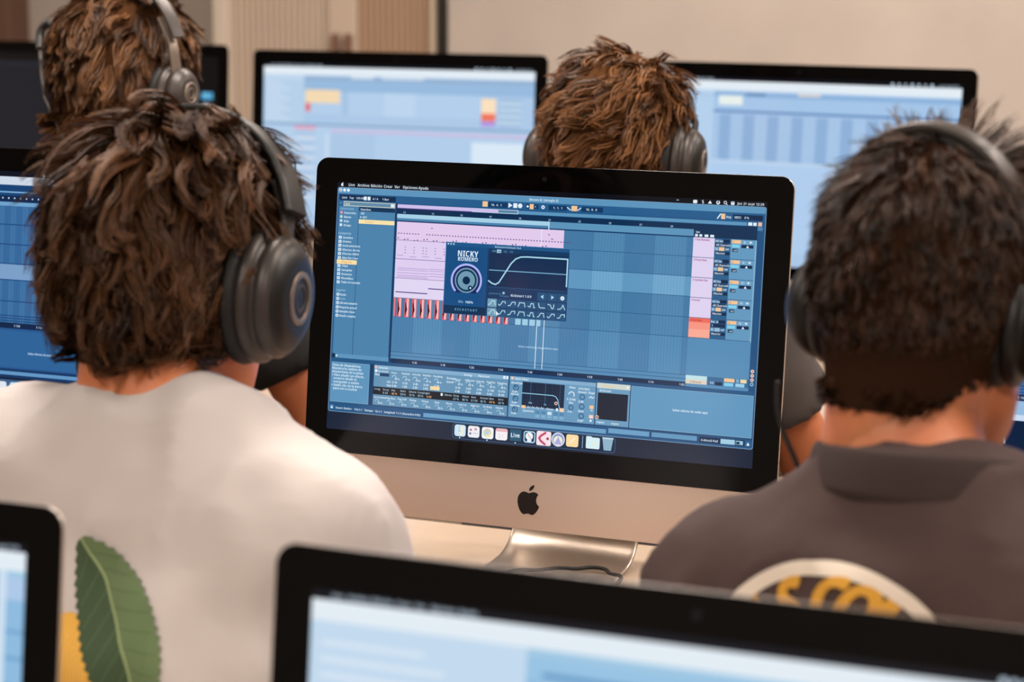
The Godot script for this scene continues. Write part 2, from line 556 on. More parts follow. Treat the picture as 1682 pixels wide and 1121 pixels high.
	p.t(740, 265, "1/8", 10.5, rgb(130, 175, 205)); p.r(762, 254, 782, 268, rgb(178, 218, 235)); p.t(764, 266, "1/4", 10.5, ink); p.t(792, 265, "1/2", 10.5, rgb(110, 160, 195)); p.t(820, 265, "1/1", 10.5, rgb(110, 160, 195))
	p.t(582, 292, "NICKY", 34, wht, true, 0.93); p.t(584, 311, "ROMERO", 21.5, wht, true, 1.0)
	p.line([Vector2(588, 296), Vector2(676, 296)], 1.5, wht)
	p.disc(629, 393, 71, rgb(28, 34, 98)); p.disc(629, 393, 72, rgb(176, 184, 245), 63, -3.85, 0.75); p.disc(629, 393, 72, rgb(176, 184, 245), 63, 2.36, 3.2)
	p.disc(629, 393, 54, rgb(112, 152, 172)); p.disc(629, 393, 47, rgb(8, 48, 80)); p.disc(629, 393, 40, rgb(112, 154, 178)); p.disc(629, 393, 17, rgb(8, 44, 74)); p.disc(648, 424, 10, rgb(8, 44, 74)); p.disc(649, 424, 4, wht)
	p.r(575, 446, 690, 466, rgb(22, 78, 130))
	p.t(596, 490, "Mix: ", 14, rgb(190, 215, 238), false); p.t(628, 490, "100%", 14.5, wht)
	p.r(529, 503, 722, 538, rgb(9, 50, 86)); p.t(582, 523, "K I C K S T A R T", 14.5, rgb(120, 172, 205), true, 0.95)
	p.r(731, 340, 1081, 344, rgb(120, 175, 205)); p.r(731, 412, 1081, 414, rgb(40, 95, 135))
	p.line([Vector2(731, 388), Vector2(747, 398), Vector2(763, 402), Vector2(778, 393), Vector2(796, 364), Vector2(812, 338), Vector2(830, 309), Vector2(850, 289), Vector2(872, 280), Vector2(900, 278), Vector2(1082, 278), Vector2(1082, 392)], 6, rgb(170, 218, 238))
	p.t(735, 444, "powered by", 10.5, rgb(110, 160, 195), false); p.disc(802, 436, 6, rgb(140, 185, 210)); p.t(785, 452, "Cableguys", 9, rgb(80, 130, 170)); p.t(834, 449, "Kickstart 1.0.9", 13.5, wht)
	for n in 3:
		p.r(955 + 45.5 * n, 424, 998 + 45.5 * n, 459, rgb(26, 82, 122))
	p.poly(PackedVector2Array([Vector2(982, 432), Vector2(982, 450), Vector2(969, 441)]), rgb(170, 215, 240)); p.poly(PackedVector2Array([Vector2(1017, 432), Vector2(1017, 450), Vector2(1030, 441)]), rgb(170, 215, 240)); p.disc(1067, 442, 9, wht); p.disc(1067, 442, 3, rgb(120, 180, 205))
	var forms := [[[0, .9], [.2, .8], [.45, .15], [.85, .15], [.95, .9]], [[0, .7], [.15, .9], [.3, .8], [.6, .15], [.95, .15], [1, .5]], [[0, .85], [.3, .8], [.55, .15], [1, .12], [1, .6]], [[0, .9], [.15, .5], [.2, .15], [.9, .15], [1, .9]], [[0, .7], [.3, .85], [.45, .15], [.75, .15], [.85, .9], [1, .9]], [[.1, 0], [.2, .7], [.4, .85], [1, .85]], [[0, .1], [.35, .2], [.6, .9], [.8, .8], [.85, .1]], [[0, .9], [.35, .85], [.6, .5], [.7, .05], [1, .9]]]
	for row in 2:
		for n in 8:
			var x := 731 + 44.6 * n
			var y := 463.0 + 38.5 * row
			p.r(x, y, x + 42, y + 35, rgb(112, 158, 182) if n == 0 else rgb(30, 84, 124))
			var q := []
			for f in forms[(n + row * (3 if n > 4 else 0)) % 8]:
				q.append(Vector2(x + 5 + 32 * f[0], y + 6 + 22 * f[1]))
			p.line(q, 3.4, rgb(190, 225, 242))
	p.poly(PackedVector2Array([Vector2(770, 512), Vector2(786, 528), Vector2(779, 529), Vector2(775, 538)]), wht)
	# device view
	p.r(6, 770, 1914, 782, rgb(32, 86, 132)); p.r(6, 782, 1914, 962, rgb(14, 58, 100))
	p.r(10, 784, 196, 960, rgb(112, 162, 198)); p.r(13, 787, 193, 957, rgb(92, 148, 188))
	var help := ["Vista de Dispositivos", "Muestra la cadena de", "dispositivos de la pista", "• Para añadir un efecto,", "  arrastra desde el", "  navegador y suelta", "• Doble clic en la barra", "  para ver u ocultar"]
	for n in 8:
		p.t(16, 803 + 14.7 * n, help[n], 13.5, wht, true, 0.98)
	p.r(217, 784, 845, 958, rgb(98, 146, 180)); p.r(217, 784, 845, 801, rgb(128, 172, 205))
	p.r(221, 788, 231, 799, rgb(240, 190, 170)); p.t(236, 799, "Tension", 12.5, wht); p.t(640, 800, "String", 12.5, wht); p.t(705, 800, "▸Plectrum  ◂ ▾ ▸", 12, wht)
	p.r(820, 786, 830, 799, wht); p.r(834, 786, 843, 799, wht)
	p.r(221, 803, 233, 815, wht); p.t(236, 814, "Excitator", 12, wht); p.t(222, 829, "Bow", 12, wht); p.r(245, 818, 290, 831, rgb(20, 64, 104))
	var heads := ["Force", "Position", "Velocity", "Position", "Damping", "", "Decay", "Diffusion", "Velocity", "Position", "Damping"]
	for n in 11:
		if heads[n]:
			var x := 300 + 49.5 * n
			p.t(x, 816 if n < 6 else 822, heads[n], 11, wht, true, 0.92)
			p.disc(x + 14, 832, 10, rgb(190, 220, 240), 7.5, -3.1, 0.4); p.t(x + 16, 842, str(20 + n * 7) + " %", 11, wht)
			p.t(x + 6, 858, "0.%d0" % (n + 1), 12, wht); p.t(x + 4, 873, "%d.00" % n, 12, wht)
	p.r(486, 856, 530, 872, rgb(246, 214, 160)); p.t(280, 858, "Vel", 11.5, wht); p.t(280, 873, "Key", 11.5, wht); p.t(560, 820, "Damper", 12, wht); p.t(560, 836, "Gated", 12, wht)
	p.r(217, 878, 845, 912, rgb(7, 20, 34))
	var bh := ["String", "Decay", "Key", "Ratio", "Inharm", "Damping", "Vel", "", "Vibrato", "Delay", "Attack", "Rate", "Amount", "Mod", "Error"]
	for n in 15:
		var x := 222 + 41.5 * n
		p.t(x, 892, bh[n], 11, rgb(190, 215, 235), true, 0.9)
		if n > 0 and n != 7 and n != 8:
			p.t(x, 907, "%d %%" % (20 + (n * 13) % 70) if n % 5 != 1 else "0.%d0" % n, 11.5, rgb(250, 190, 130) if n == 2 or n == 6 or n == 13 else rgb(170, 215, 240))
	p.r(536, 882, 546, 894, wht)
	var th := ["Termination", "Fing Mass", "Fing Stiff", "Pickup", "Pickup", "■ Body", "Decay", "Low Cut", "High Cut", "Str/Body", "Volume"]
	for n in 11:
		var x := 222 + 57.0 * n
		p.t(x, 928, th[n], 11, wht, true, 0.88); p.disc(x + 14, 942, 9, rgb(190, 220, 240), 7, -3.1, 0.6); p.t(x + 18, 952, "%d %%" % (15 + n * 6), 11, wht)
	# filter device
	p.r(850, 784, 1236, 958, rgb(102, 152, 188)); p.r(850, 784, 1236, 800, rgb(128, 172, 205)); p.r(856, 787, 868, 798, rgb(240, 196, 176)); p.t(874, 798, "Auto Filter", 12, wht)
	p.r(909, 804, 1098, 908, rgb(6, 34, 62))
	for n in 9:
		p.r(912 + 22 * n, 804, 913 + 22 * n, 904, rgb(24, 58, 88))
	for n in 7:
		p.r(909, 808 + 14 * n, 1098, 809 + 14 * n, rgb(24, 58, 88))
	p.r(946, 804, 948, 896, rgb(70, 110, 140)); p.r(1012, 804, 1014, 896, rgb(70, 110, 140)); p.r(1078, 804, 1080, 880, rgb(50, 90, 120))
	p.line([Vector2(909, 852), Vector2(1046, 852), Vector2(1060, 856), Vector2(1070, 868), Vector2(1080, 904)], 3.6, rgb(150, 210, 235))
	p.disc(1063, 884, 7.5, rgb(245, 190, 170)); p.disc(1063, 884, 3.2, rgb(16, 40, 66)); p.t(938, 895, "100", 11, rgb(160, 200, 225)); p.t(1008, 897, "1k", 11, rgb(160, 200, 225))
	p.r(909, 903, 928, 916, org)
	for n in 4:
		p.line([Vector2(934 + 20 * n, 913), Vector2(939 + 20 * n, 905), Vector2(944 + 20 * n, 913), Vector2(949 + 20 * n, 906)], 2, wht)
	p.t(1020, 915, "Clean ▾", 11.5, wht); p.r(1064, 904, 1074, 916, wht); p.r(1080, 902, 1100, 918, rgb(240, 205, 175))
	p.t(915, 930, "Quantize", 11.5, wht)
	for n in 5:
		p.r(973 + 27 * n, 922, 992 + 27 * n, 935, rgb(205, 225, 240) if n == 2 else rgb(80, 132, 172)); p.r(973 + 27 * n, 938, 992 + 27 * n, 950, rgb(128, 174, 205))
	var side := ["Envelope", "Attack", "Release", "S/C"]
	for n in 3:
		p.t(858, 816 + 48 * n, side[n], 11.5, wht); p.disc(880, 832 + 46 * n, 13, rgb(20, 66, 110)); p.disc(880, 832 + 46 * n, 10, rgb(98, 148, 185)); p.line([Vector2(880, 832 + 46 * n), Vector2(874, 822 + 46 * n)], 3, ink); p.t(864, 853 + 46 * n, "0.00", 11.5, wht)
	p.t(1118, 816, "Filter", 12, wht); p.disc(1130, 842, 14, wht, 10, -3.1, 0.6); p.t(1110, 866, "9.12 kHz", 12, wht, true, 0.85); p.t(1120, 880, "Res", 12, wht); p.disc(1130, 896, 11, rgb(24, 70, 114)); p.disc(1130, 896, 8, rgb(98, 148, 185)); p.t(1116, 918, "0 %", 12, wht)
	p.t(1158, 818, "LFO/S&H", 12, wht); p.t(1158, 832, "Amount  Shape", 11.5, wht, true, 0.86)
	for n in 3:
		p.disc(1178, 848 + 40 * n, 12, rgb(24, 70, 114)); p.disc(1178, 848 + 40 * n, 9, rgb(98, 148, 185)); p.t(1162, 872 + 40 * n, ["0.00", "Rate", "0.00°"][n], 12, wht)
	p.line([Vector2(1208, 850), Vector2(1216, 842), Vector2(1222, 850), Vector2(1230, 844)], 3, wht); p.r(1212, 880, 1230, 894, org); p.t(1216, 904, "Hz", 10, wht); p.r(1212, 920, 1230, 934, rgb(245, 210, 190)); p.disc(1220, 944, 5, wht)
	# small plug-in device and the empty drop area
	p.r(1240, 782, 1386, 958, rgb(104, 154, 190)); p.r(1240, 782, 1386, 804, rgb(205, 214, 205)); p.t(1262, 799, "● Kickstart", 12, rgb(235, 195, 150)); p.disc(1374, 793, 5, wht)
	p.t(1246, 818, "● ▸ Kickstart", 12, wht); p.r(1246, 823, 1378, 934, rgb(8, 28, 48)); p.disc(1247, 926, 8, rgb(246, 190, 165)); p.disc(1247, 926, 3.4, rgb(10, 30, 50)); p.t(1246, 950, "ninguno", 11, wht, true, 0.8); p.t(1310, 951, "ninguno", 11, rgb(225, 235, 215), true, 0.8)
	p.r(1390, 784, 1910, 958, rgb(132, 176, 206)); p.r(1392, 786, 1908, 956, rgb(94, 150, 190)); p.t(1572, 874, "Soltar efectos de audio aquí", 11.5, wht, true, 0.93)
	# status row
	p.r(6, 962, 1914, 998, rgb(30, 84, 130)); p.r(12, 974, 30, 992, rgb(80, 134, 176)); p.poly(PackedVector2Array([Vector2(21, 977), Vector2(27, 989), Vector2(15, 989)]), wht)
	p.t(40, 990, "Insert Marker   116.1.1   Tiempo   16.4.1   Longitud: 1.1.1 (Duración 0:02)", 12.5, wht, true, 0.92)
	p.r(460, 974, 1290, 992, rgb(104, 158, 196)); p.r(1300, 968, 1478, 988, rgb(104, 158, 196)); p.r(1488, 968, 1682, 988, rgb(96, 150, 190)); p.frame(1484, 966, 1690, 990, ink, 2)
	p.r(1694, 968, 1882, 992, ink); p.t(1700, 986, "4-Attack Pad", 13, wht, true, 0.9); p.r(1782, 970, 1842, 990, rgb(160, 205, 228)); p.r(1846, 972, 1876, 988, rgb(150, 200, 225)); p.r(1848, 976, 1862, 986, ink); p.r(1886, 970, 1908, 992, rgb(40, 96, 142)); p.poly(PackedVector2Array([Vector2(1897, 974), Vector2(1904, 988), Vector2(1890, 988)]), wht)
	# dock
	p.rr(598, 1004, 1334, 1071, 16, rgb(70, 110, 146)); p.rr(600, 1006, 1332, 1069, 15, rgb(12, 38, 66))
	p.rr(608, 1010, 660, 1060, 11, rgb(206, 230, 246)); p.r(634, 1016, 652, 1054, rgb(232, 236, 220)); p.line([Vector2(632, 1018), Vector2(628, 1038), Vector2(638, 1038)], 3, rgb(150, 190, 220))
	p.rr(670, 1010, 724, 1060, 11, rgb(236, 238, 244)); p.disc(684, 1028, 5, rgb(190, 110, 130)); p.disc(706, 1024, 6, rgb(205, 150, 175)); p.disc(682, 1044, 5, rgb(130, 120, 160)); p.r(694, 1040, 716, 1044, rgb(200, 205, 220))
	p.rr(734, 1010, 788, 1060, 11, rgb(240, 244, 246)); p.disc(760, 1035, 18, rgb(232, 190, 180)); p.disc(760, 1038, 15, rgb(190, 222, 190)); p.disc(764, 1041, 12, rgb(240, 226, 170)); p.disc(760, 1035, 8, rgb(176, 206, 232))
	p.rr(797, 1010, 852, 1060, 11, rgb(243, 240, 243)); p.rr(797, 1010, 852, 1024, 8, rgb(232, 180, 188)); p.t(811, 1052, "21", 24, rgb(228, 205, 210), false)
	p.r(863, 1010, 915, 1058, rgb(34, 86, 116)); p.t(867, 1043, "Live", 25, wht, true, 0.88)
	p.rr(925, 1010, 978, 1060, 11, rgb(176, 214, 236)); p.rr(930, 1015, 973, 1055, 8, rgb(24, 58, 96)); p.disc(951, 1032, 17, rgb(236, 240, 246)); p.line([Vector2(945, 1024), Vector2(952, 1034), Vector2(958, 1042)], 3, rgb(215, 150, 150)); p.r(942, 1048, 962, 1056, rgb(226, 236, 244))
	p.rr(983, 1005, 1049, 1066, 8, rgb(246, 226, 234)); p.line([Vector2(1023, 1012), Vector2(1003, 1026), Vector2(996, 1036), Vector2(1003, 1047), Vector2(1022, 1060)], 9, rgb(196, 66, 104)); p.disc(1034, 1036, 6, rgb(150, 60, 96))
	p.disc(1081, 1035, 30, rgb(222, 226, 246)); p.disc(1081, 1035, 25, rgb(140, 156, 200)); p.disc(1081, 1040, 20, rgb(238, 236, 214)); p.poly(PackedVector2Array([Vector2(1081, 1022), Vector2(1098, 1056), Vector2(1064, 1056)]), rgb(172, 170, 222))
	p.rr(1116, 1008, 1171, 1060, 10, rgb(250, 220, 164)); p.line([Vector2(1134, 1044), Vector2(1154, 1024)], 5, rgb(252, 240, 214))
	p.r(1188, 1010, 1191, 1062, rgb(150, 180, 200))
	p.rr(1204, 1012, 1265, 1060, 6, rgb(214, 238, 244)); p.rr(1204, 1008, 1230, 1024, 5, rgb(214, 238, 244)); p.disc(1236, 1038, 8, rgb(226, 236, 214))
	p.poly(PackedVector2Array([Vector2(1276, 1010), Vector2(1324, 1010), Vector2(1316, 1062), Vector2(1284, 1062)]), rgb(140, 178, 200)); p.r(1276, 1008, 1324, 1014, rgb(196, 222, 234))
	for x in [634, 760, 889]:
		p.disc(x, 1066, 3, wht)
	return p.tex()


func paint_arranger(bright: bool) -> ImageTexture:
	# the screens at the left end and right end of the middle row
	var p := paint(1280, 720, rgb(38, 92, 142), 0.6667)
	var wht := rgb(222, 236, 250)
	p.r(0, 0, 1920, 24, rgb(5, 16, 32))
	var names := ["Live", "Archivo", "Edición", "Crear", "Ver", "Opciones", "Ayuda"]
	var xs := [53, 97, 160, 222, 273, 312, 386]
	for n in 7:
		p.t(xs[n], 17, names[n], 14.5, wht)
	for n in 5:
		p.disc(1614 + 33 * n, 12, 9 - n % 3, wht)
	p.t(1797, 17, "Jue 21 sept 12:39", 13, wht)
	p.r(0, 24, 1920, 62, rgb(206, 218, 232)); p.r(0, 62, 1920, 108, rgb(16, 66, 116)); p.r(0, 92, 1920, 98, rgb(130, 180, 222)); p.r(0, 110, 1920, 140, rgb(6, 40, 80))
	for n in 60:
		p.disc(20 + 32 * n, 122, 4, wht)
	p.r(0, 140, 1920, 158, rgb(110, 162, 204)); p.r(0, 158, 1920, 700, rgb(62, 114, 164))
	for n in 30:
		p.r(64 * n, 158, 64 * n + 34, 700, rgb(52, 104, 156))
	for n in 120:
		p.r(16 * n, 158, 16 * n + 1.5, 700, rgb(44, 92, 144))
	p.r(0, 420, 1920, 492, rgb(122, 158, 200))
	for y in [240, 330, 418, 492, 590, 655, 668, 680]:
		p.r(0, y, 1920, y + 4, rgb(22, 70, 122))
	p.r(0, 690, 1920, 716, rgb(6, 36, 74))
	for n in 16:
		p.t(40 + 120 * n, 708, "1:%02d" % (8 + 8 * n), 13, wht)
	p.r(0, 716, 1920, 900, rgb(36, 88, 144)); p.r(0, 726, 1920, 892, rgb(42, 98, 152))
	p.t(1560, 830, "Soltar efectos de audio aquí", 12, wht)
	p.r(0, 900, 1920, 940, rgb(14, 54, 100)); p.r(0, 912, 1920, 928, rgb(96, 150, 196)); p.r(0, 940, 1920, 1080, rgb(12, 30, 56))
	p.rr(560, 950, 1780, 1030, 18, rgb(60, 96, 136))
	for n in 16:
		p.rr(580 + 74 * n, 960, 636 + 74 * n, 1018, 12, rgb(225, 232, 240) if n % 3 else rgb(190, 214, 236))
	if bright:
		p.r(0, 716, 1920, 940, rgb(24, 66, 110)); p.r(0, 716, 1920, 770, rgb(150, 186, 222)); p.r(0, 770, 1920, 792, rgb(202, 220, 240))
		p.r(0, 792, 1920, 920, rgb(8, 32, 62)); p.t(240, 808, "◂ Basic Wave", 14, rgb(240, 200, 190)); p.r(118, 806, 124, 884, rgb(190, 214, 235)); p.t(112, 808, "▽", 14, wht)
		p.line([Vector2(230, 838), Vector2(300, 830), Vector2(302, 850), Vector2(420, 842), Vector2(520, 860)], 5, rgb(190, 215, 238)); p.line([Vector2(230, 866), Vector2(320, 856), Vector2(420, 876)], 3, rgb(120, 160, 200)); p.line([Vector2(230, 896), Vector2(320, 880), Vector2(440, 900)], 3, rgb(120, 160, 200))
		p.t(200, 916, "Wave 0.0 %", 14, rgb(245, 190, 180)); p.r(0, 920, 1920, 960, rgb(120, 165, 210)); p.r(60, 932, 800, 946, rgb(215, 228, 242))
	return p.tex()


func paint_light_session(kind: int) -> ImageTexture:
	# the pale, overexposed screens of the other rows
	var p := paint(1280, 720, rgb(172, 200, 232), 0.6667)
	var lt := rgb(190, 214, 238)
	p.r(0, 0, 1920, 22, rgb(6, 14, 26))
	var names := ["Live", "Archivo", "Edición", "Crear", "Ver", "Opciones", "Ayuda"]
	var xs := [53, 97, 160, 222, 273, 312, 386]
	for n in 7:
		p.t(xs[n], 17, names[n], 15, rgb(225, 240, 252))
	for n in 7:
		p.disc((1640 if kind == 2 else 1520) + (22 if kind == 2 else 38) * n, 11, 8 - n % 3, rgb(215, 235, 250))
	p.t(1790, 17, "Jue 21 sept 12:39", 13, rgb(225, 240, 252))
	p.r(0, 22, 1920, 74, rgb(226, 236, 244))
	if kind == 0:
		p.r(0, 74, 1920, 110, lt); p.r(300, 80, 1920, 112, rgb(148, 178, 212)); p.r(640, 76, 800, 92, rgb(214, 228, 240)); p.r(860, 76, 1160, 92, rgb(206, 222, 238))
		p.r(0, 110, 300, 400, rgb(182, 208, 234))
		for n in 12:
			p.r(20, 120 + 22 * n, 120 + (n * 37) % 110, 130 + 22 * n, rgb(202, 220, 240))
		p.r(300, 112, 1920, 180, rgb(150, 186, 222)); p.r(300, 180, 1560, 330, rgb(178, 206, 235)); p.r(580, 180, 620, 330, rgb(164, 194, 226)); p.r(880, 180, 1100, 330, rgb(188, 213, 238))
		p.r(310, 170, 560, 256, rgb(244, 218, 178)); p.r(312, 256, 346, 312, rgb(226, 104, 104))
		p.r(1560, 196, 1660, 290, rgb(250, 224, 190)); p.r(1562, 290, 1660, 340, rgb(240, 120, 92)); p.r(1562, 340, 1660, 372, rgb(176, 150, 224))
		for n in 9:
			p.r(1680, 200 + 20 * n, 1830, 211 + 20 * n, rgb(206, 228, 238) if n % 2 else rgb(150, 180, 212))
		p.r(0, 392, 1920, 404, rgb(118, 152, 190)); p.r(0, 404, 1920, 1000, rgb(180, 207, 235))
		p.r(230, 410, 390, 428, rgb(236, 150, 176))
		for n in 14:
			p.r(235, 450 + 32 * n, 385, 462 + 32 * n, rgb(222, 226, 238) if n % 2 else rgb(160, 188, 220))
		for n in 12:
			p.disc(475, 470 + 34 * n, 13, rgb(226, 236, 248), 8)
		p.r(500, 424, 1910, 442, rgb(204, 186, 222)); p.r(500, 452, 820, 1000, rgb(170, 199, 229)); p.r(820, 452, 1500, 1000, rgb(176, 205, 234)); p.r(1500, 476, 1860, 1000, rgb(216, 232, 246)); p.r(1862, 460, 1910, 1000, rgb(150, 186, 226))
	elif kind == 1:
		p.r(0, 74, 1920, 96, lt); p.r(440, 84, 1920, 112, rgb(140, 178, 220)); p.r(640, 90, 760, 104, rgb(92, 128, 176)); p.r(960, 84, 1100, 98, rgb(226, 214, 200))
		p.r(0, 112, 1920, 190, rgb(164, 197, 232)); p.r(470, 106, 620, 160, rgb(232, 240, 236)); p.r(440, 190, 1920, 204, rgb(92, 134, 186))
		p.r(440, 204, 1920, 480, rgb(166, 196, 230))
		for n in 9:
			p.r(480 + 150 * n, 216, 550 + 150 * n, 480, rgb(142, 176, 216))
		p.r(440, 480, 1920, 496, rgb(190, 214, 238)); p.r(440, 496, 1920, 1000, rgb(176, 205, 238)); p.r(0, 112, 440, 1000, rgb(180, 208, 236))
	else:
		p.r(0, 74, 560, 1000, rgb(194, 217, 238)); p.r(560, 74, 1920, 92, rgb(160, 200, 228)); p.r(560, 92, 1200, 150, rgb(150, 194, 226)); p.r(560, 150, 1920, 1000, rgb(140, 186, 222))
		p.r(600, 128, 1300, 142, rgb(98, 150, 196)); p.r(600, 156, 1000, 176, rgb(206, 226, 240)); p.r(1250, 120, 1500, 180, rgb(178, 206, 230))
		for n in 10:
			p.r(560, 230 + 70 * n, 1920, 238 + 70 * n, rgb(104, 156, 202))
		for n in 10:
			p.r(30, 120 + 40 * n, 300 + (n * 53) % 160, 132 + 40 * n, rgb(214, 230, 244))
		p.r(1840, 74, 1862, 1000, rgb(206, 224, 240)); p.r(1600, 160, 1760, 180, rgb(84, 134, 190))
	return p.tex()


func paint_dark_desktop() -> ImageTexture:
	# a dimmed screen: dark window, nearly black desktop
	var p := paint(640, 360, rgb(9, 10, 12), 0.3333)
	p.r(0, 0, 1920, 24, rgb(10, 11, 14))
	p.r(60, 60, 1180, 1000, rgb(27, 29, 36)); p.r(60, 60, 1180, 96, rgb(33, 35, 44)); p.r(1180, 60, 1480, 1000, rgb(18, 20, 25))
	p.r(1790, 250, 1880, 300, rgb(86, 168, 214)); p.r(1800, 258, 1840, 270, rgb(140, 205, 235)); p.r(1810, 330, 1850, 370, rgb(205, 205, 215))
	return p.tex()


# ---------------------------------------------------------------- computers and furniture
var m_alu: StandardMaterial3D
var m_stand: StandardMaterial3D
var m_glass: StandardMaterial3D
var m_ink: StandardMaterial3D


func flat_shape(g: G, o: PackedVector2Array, z: float, thick: float) -> void:
	var t := Geometry2D.triangulate_polygon(o)
	for k in range(0, t.size(), 3):
		g.flat(Vector3(o[t[k]].x, o[t[k]].y, z + thick), Vector3(o[t[k + 1]].x, o[t[k + 1]].y, z + thick), Vector3(o[t[k + 2]].x, o[t[k + 2]].y, z + thick), Vector3(0, 0, 1))
	for k in o.size():
		var a := o[k]
		var b := o[(k + 1) % o.size()]
		g.quad(Vector3(a.x, a.y, z), Vector3(b.x, b.y, z), Vector3(b.x, b.y, z + thick), Vector3(a.x, a.y, z + thick), Vector3(b.y - a.y, a.x - b.x, 0))


func computer(at: Vector3, turn: float, large: bool, tilt: float, shown: Texture2D, glow: Color, power: float, label: String) -> Node3D:
	# an all-in-one computer: origin on the desk under the middle of the panel
	var W := 0.650 if large else 0.528
	var AW := 0.5968 if large else 0.4752
	var AH := 0.3357 if large else 0.2673
	var B := (W - AW) / 2
	var GH := AH + 2 * B - 0.002
	var CH := 0.074 if large else 0.0617
	var top := 0.516 if large else 0.447
	var H := GH + CH
	var t := thing("all_in_one_computer", label, "computer", at, "all-in-one computers on the desks")
	t.rotation.y = turn
	var px := Transform3D(Basis(Vector3.RIGHT, -tilt), Vector3(0, top, 0.028))
	# aluminium housing: thin edge, then a bulging back; its front is the chin
	var o := rounded(W, H, 0.0145, 0.012)
	var mid := Vector2(0, -H * 0.52)
	var g := G.new()
	g.xf = px
	var rows := []
	for s in [[-0.0006, 0.9985], [-0.0010, 1.0], [-0.0026, 1.0], [-0.0032, 0.997], [-0.009, 0.93], [-0.017, 0.80], [-0.028, 0.58], [-0.037, 0.34], [-0.040, 0.1]]:
		rows.append(at_z(o, s[0], s[1], mid))
	g.grid(rows, true)
	g.cap(rows[0], Vector3(0, 0, 1))
	g.cap(rows[rows.size() - 1], Vector3(0, 0, -1))
	obj("housing", g.mesh(), m_alu, t, "silver aluminium housing with a broad chin")
	# black glass front over the display
	g = G.new()
	g.xf = px
	var go := rounded(W - 0.0012, GH, 0.014, 0.0004)
	var gm := Vector2(0, -GH / 2)
	rows = [at_z(go, -0.0008, 1.0, gm), at_z(go, 0.0006, 1.0, gm), at_z(go, 0.0010, 0.9985, gm)]
	g.grid(rows, true)
	g.cap(rows[2], Vector3(0, 0, 1))
	obj("front_glass", g.mesh(), m_glass, t, "glossy black glass border")
	# the lit display
	g = G.new()
	g.xf = px
	var y0 := -B + 0.0005
	for q in [[-AW / 2, y0, 0, 0], [AW / 2, y0, 1, 0], [AW / 2, y0 - AH, 1, 1], [-AW / 2, y0 - AH, 0, 1]]:
		g.pt(Vector3(q[0], q[1], 0.00115))
		g.u.append(Vector2(q[2], q[3]))
	g.tri(0, 1, 2)
	g.tri(0, 2, 3)
	var sm := mat(Color(0.012, 0.013, 0.016), 0.12)
	sm.emission_enabled = true
	sm.emission_operator = BaseMaterial3D.EMISSION_OP_MULTIPLY
	sm.emission = Color.WHITE
	sm.emission_texture = shown
	sm.emission_energy_multiplier = power
	sm.texture_repeat = false
	obj("screen", g.mesh(), sm, t, "lit display")
	# camera dot
	obj("camera_lens", dot_mesh(px, Vector3(0, -B / 2, 0.0011), 0.0026), mat(Color(0.09, 0.09, 0.13), 0.1), t, "small round camera lens")
	# fruit emblem on the chin
	var body := PackedVector2Array([Vector2(0, .42), Vector2(.10, .46), Vector2(.22, .49), Vector2(.34, .47), Vector2(.44, .395), Vector2(.385, .32), Vector2(.352, .22), Vector2(.345, .12), Vector2(.37, .02), Vector2(.43, -.06), Vector2(.50, -.105), Vector2(.465, -.21), Vector2(.40, -.33), Vector2(.32, -.43), Vector2(.24, -.49), Vector2(.16, -.50), Vector2(.08, -.47), Vector2(0, -.455), Vector2(-.08, -.47), Vector2(-.16, -.50), Vector2(-.24, -.49), Vector2(-.33, -.41), Vector2(-.41, -.28), Vector2(-.47, -.12), Vector2(-.50, .04), Vector2(-.49, .20), Vector2(-.44, .33), Vector2(-.35, .43), Vector2(-.24, .48), Vector2(-.12, .465)])
	var leaf := PackedVector2Array([Vector2(.005, .52), Vector2(.015, .62), Vector2(.07, .71), Vector2(.16, .775), Vector2(.235, .79), Vector2(.225, .69), Vector2(.165, .595), Vector2(.08, .535)])
	g = G.new()
	g.xf = px * Transform3D(Basis.from_scale(Vector3(0.0245, 0.0245, 1)), Vector3(0, -GH - CH * 0.545, -0.0007))
	flat_shape(g, body, 0.0, 0.0004)
	flat_shape(g, leaf, 0.0, 0.0004)
	obj("emblem", g.mesh(), m_ink, t, "black bitten-apple emblem on the chin")
	# bent sheet stand
	g = G.new()
	var sw := 0.195 if large else 0.150
	var path := PackedVector3Array()
	var k := 1.15 if large else 1.0
	for q in [[.27, -.026], [.20, -.045], [.13, -.063], [.085, -.0735], [.062, -.078], [.046, -.079], [.033, -.0765], [.022, -.070], [.0125, -.060], [.0065, -.047], [.0034, -.032], [.003, -.015], [.003, .03], [.003, .07], [.003, .088], [.0029, .092]]:
		path.append(Vector3(0, q[0] * k if q[0] > 0.004 else q[0], q[1]))
	g.band(path, Vector3.RIGHT, sw, 0.0055, 0.10)
	obj("stand", g.mesh(), m_stand, t, "bent aluminium stand with a flat foot")
	if power > 0.0:
		var l := AreaLight3D.new()
		l.name = "screen_light"
		l.area_size = Vector2(AW, AH)
		l.light_color = glow
		l.light_energy = 0.02
		l.shadow_enabled = true
		l.transform = px * Transform3D(Basis(Vector3.UP, PI), Vector3(0, -GH / 2, 0.004))
		t.add_child(l)
	return t


func dot_mesh(px: Transform3D, at: Vector3, r: float) -> ArrayMesh:
	var g := G.new()
	g.xf = px
	var ring := PackedVector3Array()
	for k in 14:
		ring.append(at + Vector3(cos(TAU * k / 14) * r, sin(TAU * k / 14) * r, 0))
	g.cap(ring, Vector3(0, 0, 1))
	return g.mesh()


